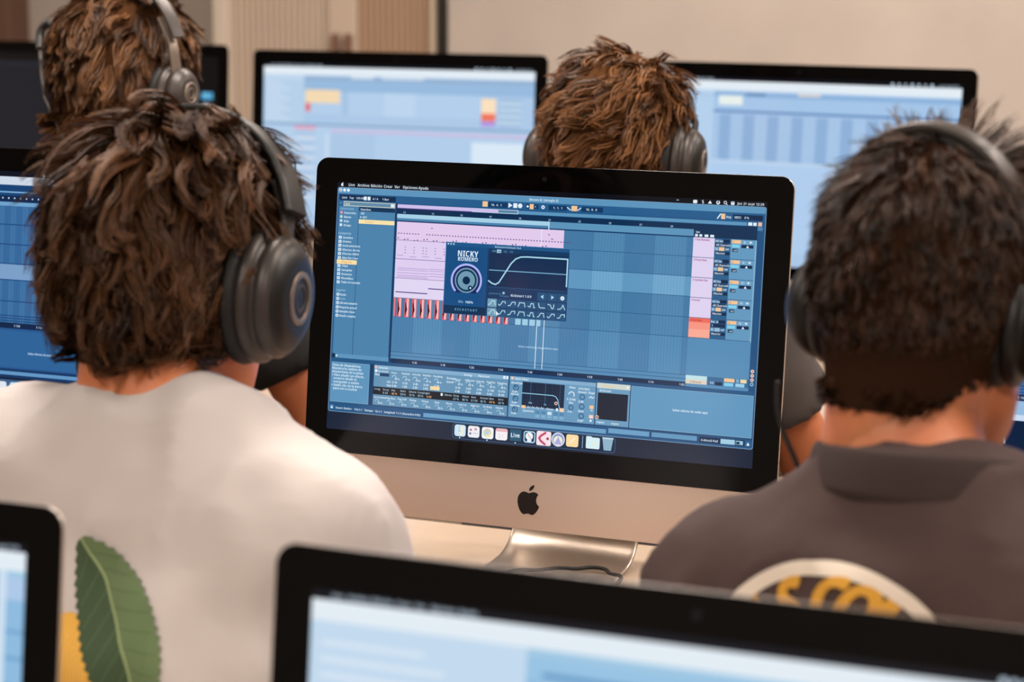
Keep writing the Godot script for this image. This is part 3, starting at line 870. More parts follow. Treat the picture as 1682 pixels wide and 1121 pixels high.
func desk(x0: float, x1: float, z0: float, z1: float, h: float, label: String, top_mat: Material, leg_mat: Material) -> void:
	var t := thing("desk", label, "desk", Vector3((x0 + x1) / 2, 0, (z0 + z1) / 2), "long computer desks")
	var w := x1 - x0
	var d := z1 - z0
	obj("tabletop", boxes([[Vector3(0, h - 0.014, 0), Vector3(w, 0.028, d)]], 0.003), top_mat, t, "pale laminate tabletop")
	for sx in [-1, 0, 1]:
		for sz in [-1, 1]:
			obj("leg", boxes([[Vector3(sx * (w / 2 - 0.08), (h - 0.028) / 2, sz * (d / 2 - 0.06)), Vector3(0.045, h - 0.028, 0.045)]], 0.004), leg_mat, t)
	obj("frame_rail", boxes([[Vector3(0, h - 0.053, -d / 2 + 0.06), Vector3(w - 0.2, 0.05, 0.025)]], 0.003), leg_mat, t)


func stool(at: Vector3, h: float, label: String, m1: Material, m2: Material) -> void:
	var t := thing("stool", label, "stool", at, "stools under the people")
	var g := G.new()
	g.xf = Transform3D(Basis(Vector3(0, 0, 1), PI / 2), Vector3.ZERO)
	g.lathe([Vector2(0.001, h - 0.045), Vector2(0.155, h - 0.045), Vector2(0.17, h - 0.038), Vector2(0.172, h - 0.018), Vector2(0.165, h - 0.005), Vector2(0.14, h), Vector2(0.001, h)])
	obj("seat", g.mesh(), m1, t)
	for k in 4:
		var a := PI / 4 + k * PI / 2
		g = G.new()
		g.tube(PackedVector3Array([Vector3(cos(a) * 0.2, 0.0, sin(a) * 0.2), Vector3(cos(a) * 0.12, h - 0.045, sin(a) * 0.12)]), 0.013, 10)
		obj("leg", g.mesh(), m2, t)
	g = G.new()
	var ring := PackedVector3Array()
	for k in 25:
		ring.append(Vector3(cos(TAU * k / 24) * 0.168, h * 0.38, sin(TAU * k / 24) * 0.168))
	g.tube(ring, 0.008, 8)
	obj("foot_ring", g.mesh(), m2, t)


# ---------------------------------------------------------------- bodies as distance fields
class Sdf:
	# tapered capsules (0), flat-ended capsules (1) and ellipsoids (2), joined by a smooth minimum
	var kind := PackedInt32Array()
	var A := PackedVector3Array()
	var D := PackedVector3Array()
	var q := PackedFloat32Array()
	var ra := PackedFloat32Array()
	var dr := PackedFloat32Array()
	var k := 0.03
	var cut_a := PackedVector3Array()   # capsules carved out (neck hole)
	var cut_b := PackedVector3Array()
	var cut_r := PackedFloat32Array()
	var folds: Array = []   # [centre a, centre b, radius of influence, height]: raised folds of cloth
	var wrinkle := 0.0
	var wn: FastNoiseLite
	var wscale := Vector3.ONE
	var bv: Array = []

	func cap(a: Vector3, b: Vector3, r0: float, r1: float, flat_end := false) -> void:
		kind.append(1 if flat_end else 0)
		A.append(a)
		D.append(b - a)
		q.append(1.0 / maxf((b - a).length_squared(), 1e-9))
		ra.append(r0)
		dr.append(r1 - r0)

	func ell(c: Vector3, r: Vector3) -> void:
		kind.append(2)
		A.append(c)
		D.append(r)
		q.append(0.0)
		ra.append(minf(r.x, minf(r.y, r.z)))
		dr.append(0.0)

	func one(n: int, p: Vector3) -> float:
		var w := p - A[n]
		if kind[n] == 2:
			var e := w / D[n]
			var k0 := e.length()
			var k1 := (e / D[n]).length()
			return k0 * (k0 - 1.0) / maxf(k1, 1e-6)
		var t := w.dot(D[n]) * q[n]
		var tc := clampf(t, 0.0, 1.0)
		var d := (w - D[n] * tc).length() - ra[n] - dr[n] * tc
		if kind[n] == 1:
			d = maxf(d, (t - 1.0) / sqrt(q[n]))
		return d

	func at(p: Vector3, ids: PackedInt32Array) -> float:
		var d := 1e3
		for n in ids:
			var o := one(n, p)
			var h := maxf(k - absf(d - o), 0.0) / k
			d = minf(d, o) - h * h * k * 0.25
		if wrinkle > 0.0:
			var w := wn.get_noise_3d(p.x * wscale.x, p.y * wscale.y, p.z * wscale.z)
			d -= wrinkle * (0.5 - absf(w) * 2.2)
		for f in folds:
			var a: Vector3 = f[0]
			var ab: Vector3 = f[1] - a
			var tt := clampf((p - a).dot(ab) / ab.length_squared(), 0.0, 1.0)
			var l := (p - a - ab * tt).length() / float(f[2])
			if l < 1.0:
				d -= float(f[3]) * (1.0 - l * l) * (1.0 - l * l) * sin(PI * clampf(tt, 0.04, 0.96))
		for n in cut_a.size():
			var ab := cut_b[n] - cut_a[n]
			var t := clampf((p - cut_a[n]).dot(ab) / ab.length_squared(), 0.0, 1.0)
			d = maxf(d, cut_r[n] - (p - cut_a[n] - ab * t).length())
		return d

	func all(p: Vector3) -> float:
		return at(p, PackedInt32Array(range(A.size())))

	func build(g: G, cell: float) -> void:
		# surface nets, visiting only blocks of 4 x 4 x 4 cells near the surface
		var lo := Vector3.ONE * 1e9
		var hi := -lo
		for n in A.size():
			var r := D[n] if kind[n] == 2 else Vector3.ONE * (maxf(ra[n], ra[n] + dr[n]))
			var e := A[n] if kind[n] == 2 else A[n] + D[n]
			lo = lo.min(A[n] - r).min(e - r)
			hi = hi.max(A[n] + r).max(e + r)
		lo -= Vector3.ONE * (cell * 3 + 0.012)
		hi += Vector3.ONE * (cell * 3 + 0.012)
		var bx := int(ceil((hi.x - lo.x) / cell / 4.0))
		var by := int(ceil((hi.y - lo.y) / cell / 4.0))
		var bz := int(ceil((hi.z - lo.z) / cell / 4.0))
		var nx := bx * 4 + 1
		var ny := by * 4 + 1
		var nz := bz * 4 + 1
		var f := PackedFloat32Array()
		f.resize(nx * ny * nz)
		f.fill(1e9)
		var near := []
		var reach := cell * 4.0 * 0.87 + 0.014
		for z in bz:
			for y in by:
				for x in bx:
					var c := lo + Vector3(x * 4 + 2, y * 4 + 2, z * 4 + 2) * cell
					var dist := PackedFloat32Array()
					var best := 1e9
					for n in A.size():
						var o := one(n, c)
						dist.append(o)
						best = minf(best, o)
					if best > reach + k:
						continue
					var ids := PackedInt32Array()
					for n in A.size():
						if dist[n] < best + 2.0 * reach + k:
							ids.append(n)
					var dc := at(c, ids)
					if absf(dc) > reach + (0.03 if cut_a.size() else 0.0):
						continue
					near.append(Vector3i(x, y, z))
					for zz in 5:
						for yy in 5:
							var row := ((z * 4 + zz) * ny + y * 4 + yy) * nx + x * 4
							for xx in 5:
								if f[row + xx] > 1e8:
									f[row + xx] = at(lo + Vector3(x * 4 + xx, y * 4 + yy, z * 4 + zz) * cell, ids)
		var idx := {}
		var cells := []
		var first := g.v.size()
		var off := [0, 1, nx, nx + 1, nx * ny, nx * ny + 1, nx * ny + nx, nx * ny + nx + 1]
		var ed := [0, 1, 2, 3, 4, 5, 6, 7, 0, 2, 1, 3, 4, 6, 5, 7, 0, 4, 1, 5, 2, 6, 3, 7]
		for b in near:
			for zz in 4:
				for yy in 4:
					for xx in 4:
						var x: int = b.x * 4 + xx
						var y: int = b.y * 4 + yy
						var z: int = b.z * 4 + zz
						var base := (z * ny + y) * nx + x
						var s := 0
						for c in 8:
							if f[base + off[c]] < 0.0:
								s += 1
						if s == 0 or s == 8:
							continue
						var m := Vector3.ZERO
						var cnt := 0
						for e in 12:
							var c0: int = ed[e * 2]
							var c1: int = ed[e * 2 + 1]
							var f0 := f[base + off[c0]]
							var f1 := f[base + off[c1]]
							if (f0 < 0.0) != (f1 < 0.0):
								var t := f0 / (f0 - f1)
								m += Vector3(lerpf(c0 & 1, c1 & 1, t), lerpf((c0 >> 1) & 1, (c1 >> 1) & 1, t), lerpf(c0 >> 2, c1 >> 2, t))
								cnt += 1
						idx[base] = g.v.size()
						cells.append(base)
						g.v.append(g.xf * (lo + (Vector3(x, y, z) + m / cnt) * cell))
		var sx := 1
		var sy := nx
		var sz := nx * ny
		for base in cells:
			var in0 := f[base] < 0.0
			for ax in 3:
				var d0: int = [sx, sy, sz][ax]
				var d1: int = [sy, sz, sx][ax]
				var d2: int = [sz, sx, sy][ax]
				if (f[base + d0] < 0.0) == in0:
					continue
				if not (idx.has(base - d1) and idx.has(base - d2) and idx.has(base - d1 - d2)):
					continue
				var a: int = idx[base]
				var b: int = idx[base - d1]
				var c: int = idx[base - d1 - d2]
				var d: int = idx[base - d2]
				if in0:
					g.tri(a, c, b); g.tri(a, d, c)
				else:
					g.tri(a, b, c); g.tri(a, c, d)


func head_field() -> Sdf:
	# head in its own axes: origin between the ears, face towards -z
	var s := Sdf.new()
	s.k = 0.022
	s.ell(Vector3(0, .044, .012), Vector3(.0745, .089, .095))
	s.ell(Vector3(0, -.028, -.042), Vector3(.058, .074, .058))
	s.cap(Vector3(-.050, -.05, -.012), Vector3(-.016, -.098, -.076), .020, .017)
	s.cap(Vector3(.050, -.05, -.012), Vector3(.016, -.098, -.076), .020, .017)
	s.cap(Vector3(-.034, .022, -.082), Vector3(.034, .022, -.082), .013, .013)
	s.cap(Vector3(0, .008, -.096), Vector3(0, -.030, -.112), .008, .0125)
	s.cap(Vector3(-.018, -.064, -.094), Vector3(.018, -.064, -.094), .0075, .0075)
	s.ell(Vector3(-.076, -.002, .012), Vector3(.009, .031, .018))
	s.ell(Vector3(.076, -.002, .012), Vector3(.009, .031, .018))
	s.cap(Vector3(0, -.01, .030), Vector3(0, -.13, .040), .056, .053)
	return s


func hand_field() -> Sdf:
	# right hand: wrist at the origin, fingers towards -z, palm down
	var s := Sdf.new()
	s.k = 0.008
	s.cap(Vector3(0, 0, .04), Vector3(0, 0, 0), .027, .024)
	for n in 4:
		var x := -.027 + .018 * n
		s.cap(Vector3(x * .55, 0, -.005), Vector3(x, .002, -.085 + absf(n - 1.3) * .004), .014, .0115)
		var l: float = [.070, .078, .073, .058][n]
		var root := Vector3(x, .002, -.085 + absf(n - 1.3) * .004)
		var k1 := root + Vector3(x * .12, .006, -l * .48)
		var k2 := k1 + Vector3(x * .05, -.012, -l * .30)
		s.cap(root, k1, .0095, .0085)
		s.cap(k1, k2, .0085, .0078)
		s.cap(k2, k2 + Vector3(0, -.013, -l * .17), .0078, .0068)
	s.cap(Vector3(-.018, -.004, -.022), Vector3(-.047, -.010, -.055), .014, .0105)
	s.cap(Vector3(-.047, -.010, -.055), Vector3(-.054, -.014, -.088), .0098, .008)
	return s


func limbs(b: Dictionary, s: Sdf, grow: float) -> void:
	# torso, arms: joints in world metres
	var P: Vector3 = b.hips
	var N: Vector3 = b.neck
	var L: Vector3 = b.sh_l
	var R: Vector3 = b.sh_r
	var X := (R - L).normalized()
	var C := N.lerp(P, 0.36) + Vector3(0, 0, -.035)
	for sd in [-1.0, 1.0]:
		s.cap(P + X * sd * .062, C + X * sd * .068, .098 + grow, .098 + grow)
		s.cap(C + X * sd * .068, N + Vector3(0, -.085, -.01) + X * sd * .06, .098 + grow, .075 + grow)
		var S: Vector3 = R if sd > 0 else L
		s.cap(N + Vector3(0, -.045, -.004), S + Vector3(0, -.002, 0), .050 + grow, .050 + grow)
		s.cap(N + Vector3(0, .0, -.006) + X * sd * .03, S.lerp(N, .35), .034 + grow, .034 + grow)


func make_person(b: Dictionary) -> Dictionary:
	var root: Vector3 = Vector3(b.hips.x, 0, b.hips.z)
	var t := thing("person", b.label, "person", root, "people at the computers")
	var hx := Transform3D(Basis(Vector3.UP, b.yaw) * Basis(Vector3.RIGHT, b.pitch) * Basis(Vector3(0, 0, 1), b.roll), b.head)
	# skin: one surface made of body field, head field and two hands
	var body := Sdf.new()
	body.k = 0.035
	limbs(b, body, 0.0)
	body.cap(b.neck + Vector3(0, -.03, -.008), hx * Vector3(0, -.06, .030), b.get("neck_r", .058), .054)
	var P: Vector3 = b.hips
	var legs := []
	for sd in [-1.0, 1.0]:
		var S: Vector3 = b.sh_r if sd > 0 else b.sh_l
		var E: Vector3 = b.el_r if sd > 0 else b.el_l
		var Wr: Vector3 = b.wr_r if sd > 0 else b.wr_l
		body.cap(S, E, .046, .036)
		body.cap(E, Wr, .037, .025)
		var hip := P + Vector3(sd * .085, -.01, -.02)
		var knee := Vector3(P.x + sd * .11, .50, P.z - .40)
		var ank := Vector3(P.x + sd * .11, .10, P.z - .36)
		legs.append([hip, knee, ank])
		body.cap(hip, knee, .075, .05)
		body.cap(knee, ank, .05, .034)
		body.cap(Vector3(ank.x, .035, ank.z + .03), Vector3(ank.x, .026, ank.z - .15), .034, .026)
		body.cap(ank, Vector3(ank.x, .04, ank.z), .034, .036)
	var g := G.new()
	g.xf = Transform3D(Basis.IDENTITY, -root)
	body.build(g, 0.014)
	add_mesh(g, head_mesh, Transform3D(Basis.IDENTITY, -root) * hx)
	for sd in [-1.0, 1.0]:
		var E: Vector3 = b.el_r if sd > 0 else b.el_l
		var Wr: Vector3 = b.wr_r if sd > 0 else b.wr_l
		var z := (E - Wr).normalized()
		z.y = minf(z.y, 0.1)
		z = z.normalized()
		var x := Vector3.UP.cross(z).normalized()
		add_mesh(g, hand_mesh, Transform3D(Basis(x * sd, z.cross(x), z), Wr - root), sd < 0)
	obj("body", g.mesh(), b.skin, t)
	for sd in [-1.0, 1.0]:
		var e := SphereMesh.new()
		e.radius = .0115
		e.height = .023
		e.radial_segments = 16
		e.rings = 8
		var eo := obj("eye", e, mat(Color(.86, .84, .82), .2), t)
		eo.position = hx * Vector3(sd * .031, .004, -.086) - root
		var ir := obj("iris", dot_mesh(Transform3D.IDENTITY, Vector3.ZERO, .0052), mat(Color(.12, .07, .04), .15), eo)
		ir.transform = Transform3D(Basis(Vector3.UP, PI + b.yaw), hx.basis * Vector3(0, 0, -.0119))
	# trousers and shoes, below the desks
	var tr := Sdf.new()
	tr.k = 0.03
	tr.cap(P + Vector3(-.07, .06, 0), P + Vector3(.07, .06, 0), .118, .118)
	for l in legs:
		tr.cap(l[0], l[1], .098, .072)
		tr.cap(l[1], l[2], .07, .058, true)
	g = G.new()
	g.xf = Transform3D(Basis.IDENTITY, -root)
	tr.build(g, 0.018)
	obj("trousers", g.mesh(), b.trousers, t)
	for l in legs:
		var sh := Sdf.new()
		sh.k = .02
		sh.cap(Vector3(l[2].x, .047, l[2].z + .03), Vector3(l[2].x, .04, l[2].z - .15), .046, .038)
		sh.cap(Vector3(l[2].x, .09, l[2].z + .01), Vector3(l[2].x, .05, l[2].z), .046, .046)
		g = G.new()
		g.xf = Transform3D(Basis.IDENTITY, -root)
		sh.build(g, 0.012)
		obj("shoe", g.mesh(), b.shoes, t)
	# shirt
	var st := Sdf.new()
	st.k = b.get("soft", 0.045)
	limbs(b, st, b.get("loose", .012))
	for sd in [-1.0, 1.0]:
		var S: Vector3 = b.sh_r if sd > 0 else b.sh_l
		var E: Vector3 = b.el_r if sd > 0 else b.el_l
		var sl: float = b.get("sleeve", .72)
		st.cap(S, S.lerp(E, sl), b.get("sleeve_r0", .060), b.get("sleeve_r1", .064), true)
	var nx_dir: Vector3 = Vector3(0, 1, b.get("collar_lean", -.30)).normalized()
	var nk: Vector3 = b.neck + Vector3(0, 0, -.010)
	var c_top: Vector3 = nk + nx_dir * b.get("collar_up", .020)
	st.cap(nk - nx_dir * .07, c_top, .074, b.get("collar_r", .065), true)
	st.wn = noise
	st.wrinkle = b.get("wrinkle", .003)
	st.wscale = b.get("wscale", Vector3(1, 1, 1) * 9.0)
	st.folds = b.get("folds", [])
	g = G.new()
	g.xf = Transform3D(Basis.IDENTITY, -root)
	st.build(g, b.get("cell", .011))
	var shirt := obj("shirt", g.mesh(), b.cloth, t, b.shirt_label)
	# knitted collar band: lies on the shirt round the neck hole
	g = G.new()
	g.xf = Transform3D(Basis.IDENTITY, -root)
	var ring := PackedVector3Array()
	var outs := PackedVector3Array()
	var ax := nx_dir
	var ex := ax.cross(Vector3(0, 0, 1)).normalized()
	var ez := ex.cross(ax)
	for n in 48:
		var o := ex * cos(TAU * n / 48) + ez * sin(TAU * n / 48)
		ring.append(c_top + o * b.get("collar_r", .065))
		outs.append(o)
	var rows := []
	var ch: float = b.get("collar_h", .012)
	var lean: float = b.get("collar_in", .25)
	for q in [[-.75, -.8], [-.62, .5], [-.5, 1.0], [.0, 1.1], [.3, 1.0], [.42, .5], [.45, .0], [.4, -.6], [.2, -.9], [-.75, -.9]]:
		var r := PackedVector3Array()
		for n in 48:
			r.append(ring[n] + outs[n] * (q[1] * .0032 - q[0] * ch * lean + b.get("collar_off", .005)) + ax * (q[0] * ch))
		rows.append(r)
	g.grid(rows, true)
	obj("collar", g.mesh(), b.get("collar_mat", b.cloth), shirt)
	return {"node": t, "head": hx, "root": root, "shirt": st, "shirt_node": shirt}


func add_mesh(g: G, src: G, xf: Transform3D, flip := false) -> void:
	var n := g.v.size()
	for p in src.v:
		g.v.append(xf * p)
	for k in range(0, src.i.size(), 3):
		if flip:
			g.tri(n + src.i[k], n + src.i[k + 2], n + src.i[k + 1])
		else:
			g.tri(n + src.i[k], n + src.i[k + 1], n + src.i[k + 2])


var head_mesh: G
var hand_mesh: G


func print_on(pr: Dictionary, centre: Vector3, right: Vector3, up: Vector3, w: float, h: float, tex: Texture2D, called: String, label: String) -> void:
	# a printed motif that lies on the cloth: a fine sheet dropped onto the shirt's surface
	var s: Sdf = pr.shirt
	var out := right.cross(up).normalized()
	var n := 44
	var g := G.new()
	g.xf = Transform3D(Basis.IDENTITY, -pr.root)
	for j in n + 1:
		for i in n + 1:
			var p := centre + right * (w * (float(i) / n - .5)) + up * (h * (.5 - float(j) / n)) + out * .10
			for step in 24:
				var d := s.all(p) - .0022
				p -= out * d * .8
				if absf(d) < .0003:
					break
			g.pt(p)
			g.u.append(Vector2(float(i) / n, float(j) / n))
	for j in n:
		for i in n:
			var a := j * (n + 1) + i
			g.tri(a, a + 1, a + n + 2)
			g.tri(a, a + n + 2, a + n + 1)
	var m := mat(Color.WHITE, .85)
	m.albedo_texture = tex
	m.transparency = BaseMaterial3D.TRANSPARENCY_ALPHA_SCISSOR
	m.alpha_scissor_threshold = .5
	m.texture_repeat = false
	obj(called, g.mesh(), m, pr.shirt_node, label)


# ---------------------------------------------------------------- hair
var head_sdf: Sdf
var m_hair: StandardMaterial3D


func hairline(phi: float, h: Dictionary) -> float:
	# lowest height of the hair round the head; phi is 0 at the back, +-PI at the forehead
	var a := absf(phi)
	var back: float = h.get("nape", -.085)
	var side: float = h.get("side", -.022)
	if a < 1.15:
		return lerpf(back, -.036, smoothstep(.42, 1.0, a))
	if a < 1.75:
		return lerpf(-.036, side, smoothstep(1.15, 1.5, a))
	return lerpf(side, .078, smoothstep(1.75, 2.35, a))


func make_hair(pr: Dictionary, h: Dictionary) -> void:
	var r := RandomNumberGenerator.new()
	r.seed = h.seed
	var hx: Transform3D = Transform3D(Basis.IDENTITY, -pr.root) * pr.head
	var hb := hx.basis
	var C := Vector3(0, .040, .012)
	var R := Vector3(.0765, .093, .098)
	var v := PackedVector3Array()
	var nn := PackedVector3Array()
	var cc := PackedColorArray()
	var ii := PackedInt32Array()
	var dark: Color = h.dark
	var light: Color = h.light
	# a close undercoat over the scalp
	var cap := G.new()
	var map := {}
	for k in range(0, head_mesh.i.size(), 3):
		var ok := true
		for e in 3:
			var p := head_mesh.v[head_mesh.i[k + e]]
			if p.y < hairline(atan2(p.x, p.z), h) + .002 or (absf(p.x) > .079 and absf(p.y) < .04):
				ok = false
		if ok:
			for e in 3:
				var id := head_mesh.i[k + e]
				if not map.has(id):
					map[id] = cap.v.size()
					var p := head_mesh.v[id]
					var n := ((p - C) / (R * R)).normalized()
					cap.v.append(hx * (p + n * .0045))
				cap.i.append(map[id])
	var locks: int = h.locks
	var per: int = h.per
	var seg: int = h.get("seg", 9)
	var whorl: Vector3 = h.get("whorl", Vector3(.012, .128, .045))
	var made := 0
	var tries := 0
	while made < locks and tries < locks * 8:
		tries += 1
		var d := Vector3(r.randfn(), r.randfn(), r.randfn()).normalized()
		var p := Vector3(0, .02, .010)
		for step in 14:
			var s := head_sdf.all(p + d * .0)
			if s > -.0006:
				break
			p += d * maxf(-s, .0015)
		if p.y < hairline(atan2(p.x, p.z), h):
			continue
		if absf(p.x) > .078 and absf(p.y) < .03:
			continue
		made += 1
		var n := ((p - C) / (R * R)).normalized()
		var rad := p - whorl
		rad -= n * rad.dot(n)
		var near := rad.length()
		rad = rad.normalized() if near > .001 else Vector3.RIGHT
		var down := Vector3(0, -1, .0)
		down -= n * down.dot(n)
		var sw := n.cross(rad)
		var low := smoothstep(.075, -.03, p.y)
		var flow: Vector3 = (rad * h.get("radial", 1.0) + down * h.get("fall", .6) * (.3 + low) + sw * h.get("swirl", .35) * (1.0 - low * .6) + Vector3(r.randfn(), r.randfn(), r.randfn()) * h.get("messy", .12)).normalized()
		var nf: float = h.get("flow_freq", 9.0)
		var ang := noise.get_noise_3d(p.x * nf + h.seed, p.y * nf, p.z * nf) * float(h.get("turns", 2.2)) * (1.0 - .6 * smoothstep(.02, -.06, p.y))
		flow = (flow - n * flow.dot(n)).normalized().rotated(n, ang)
		var top := smoothstep(.06, .12, p.y)
		var naped := smoothstep(.02, -.06, p.y)
		var L: float = lerpf(lerpf(h.mid, h.top, top), h.low, naped) * r.randf_range(.75, 1.15)
		var lift: float = lerpf(lerpf(h.lift, h.get("lift_top", h.lift), top), h.get("lift_low", .25), naped) * r.randf_range(.6, 1.4)
		if h.has("quiff") and p.z < h.get("quiff_z", -.005) and p.y > .07:
			lift = h.quiff * r.randf_range(.7, 1.3)
			L *= r.randf_range(.9, 1.4)
			flow = (flow + h.get("quiff_dir", Vector3(.2, 0, -.3))).normalized()
		var dir := (flow - n * flow.dot(n) + n * lift).normalized()
		var ds := L / seg
		var path := PackedVector3Array([p + n * .0015])
		var q := p + n * .0015
		var clear: float = .02 + r.randf() * h.get("puff", .12) * (1.0 - naped * .85) * lerpf(1.0, h.get("puff_top", 1.0), top)
		for k in seg:
			dir = (dir + Vector3(0, -1, 0) * h.get("grav", 9.0) * ds * (1.0 - top * .3) + sw * h.get("bend", 0.0) * ds).normalized()
			q += dir * ds
			var e := (q - C) / R
			var lim := 1.0 + clear * minf(1.0, (k + 1.0) / 3.0)
			if e.length() < lim and q.y > -.045:
				q = C + e.normalized() * lim * R
			elif q.y <= -.045:
				# follow the nape inwards
				var zz := .094 + .004 * sin(q.x * 90.0) - .03 * smoothstep(.03, .075, absf(q.x))
				if q.z < zz and q.z > -.02 and absf(q.x) < .065:
					q.z = lerpf(q.z, zz, .35)
			path.append(q)
			dir = (q - path[path.size() - 2]).normalized()
		# waves of the whole lock
		var amp: float = h.get("wave", .006) * r.randf_range(.3, 1.5) * lerpf(1.0, .45, naped)
		var wl: float = h.get("wavelength", .045) * r.randf_range(.65, 1.6)
		var ph := noise.get_noise_3d(p.x * 14.0 + 50.0, p.y * 14.0 + h.seed, p.z * 14.0) * 9.0 + r.randf() * .7
		for k in range(1, path.size()):
			var s := k * ds
			var w := minf(1.0, s / .03)
			var tg := (path[k] - path[k - 1]).normalized()
			var sd := tg.cross(n).normalized()
			path[k] += (sd * sin(ph + s * TAU / wl) + n * (.6 * cos(ph + s * TAU / wl) + .35)) * amp * w
		var tone := clampf(r.randfn(h.get("tone", .45), h.get("tones", .22)), 0.0, 1.0)
		var lock_r: float = h.lock_r * r.randf_range(.7, 1.2) * lerpf(1.0, .75, naped)
		var taper: float = h.get("taper", .5)
		var stray: float = h.get("stray", .0014)
		var radius: float = h.get("radius", .0008)
		# frames along the lock, shared by its strands
		var side0 := (path[1] - path[0]).cross(n).normalized()
		var f0 := PackedVector3Array()
		var f1 := PackedVector3Array()
		for k in seg + 1:
			var tg := (path[mini(k + 1, seg)] - path[maxi(k - 1, 0)]).normalized()
			var b0 := (side0 - tg * side0.dot(tg)).normalized()
			f0.append(b0)
			f1.append(b0.cross(tg))
		for j in per:
			var oa := r.randf() * TAU
			var orr := sqrt(r.randf()) * lock_r
			var ox := cos(oa) * orr
			var oy := sin(oa) * orr
			var len_j := r.randf_range(.70, 1.0)
			var sp := r.randf_range(.3, 1.1) * stray
			var sph := r.randf() * TAU
			var col := dark.lerp(light, clampf(tone + r.randfn(0.0, .15), 0.0, 1.0))
			var base := v.size()
			var sr := radius * r.randf_range(.75, 1.3)
			var roll := r.randf_range(-.9, .9)
			var cr := cos(roll)
			var sn := sin(roll)
			for k in seg + 1:
				var f := k * len_j
				var k0 := mini(int(f), seg - 1)
				var t := f / seg
				var spread := 1.0 + (taper - 1.0) * t * t
				var b0 := f0[k0]
				var b1 := f1[k0]
				var pc := path[k0].lerp(path[k0 + 1], f - k0) + b0 * (ox * spread + sin(sph + t * 7.0) * sp * t * 3.0) + b1 * (oy * spread + cos(sph * 1.7 + t * 5.0) * sp * t * 2.0)
				if k == 0:
					pc -= n * .003
				var wd := b0 * cr + b1 * sn
				var up := hb * (b1 * cr - b0 * sn)
				var rk := sr * (1.0 - .8 * t * t * t)
				var ws := hb * wd
				v.append(hx * (pc - wd * rk)); v.append(hx * (pc + wd * rk))
				nn.append((up - ws * .7).normalized()); nn.append((up + ws * .7).normalized())
				cc.append(col); cc.append(col)
			for k in seg:
				var a0 := base + k * 2
				ii.append(a0); ii.append(a0 + 3); ii.append(a0 + 1)
				ii.append(a0); ii.append(a0 + 2); ii.append(a0 + 3)
	var g := G.new()
	g.v = v
	g.c = cc
	g.i = ii
	var hair := obj("hair", g.pack(nn), m_hair, pr.node, h.label)
	obj("undercoat", cap.mesh(), mat(dark.lerp(light, .22).linear_to_srgb(), 1.0, 0.0, .1), hair)


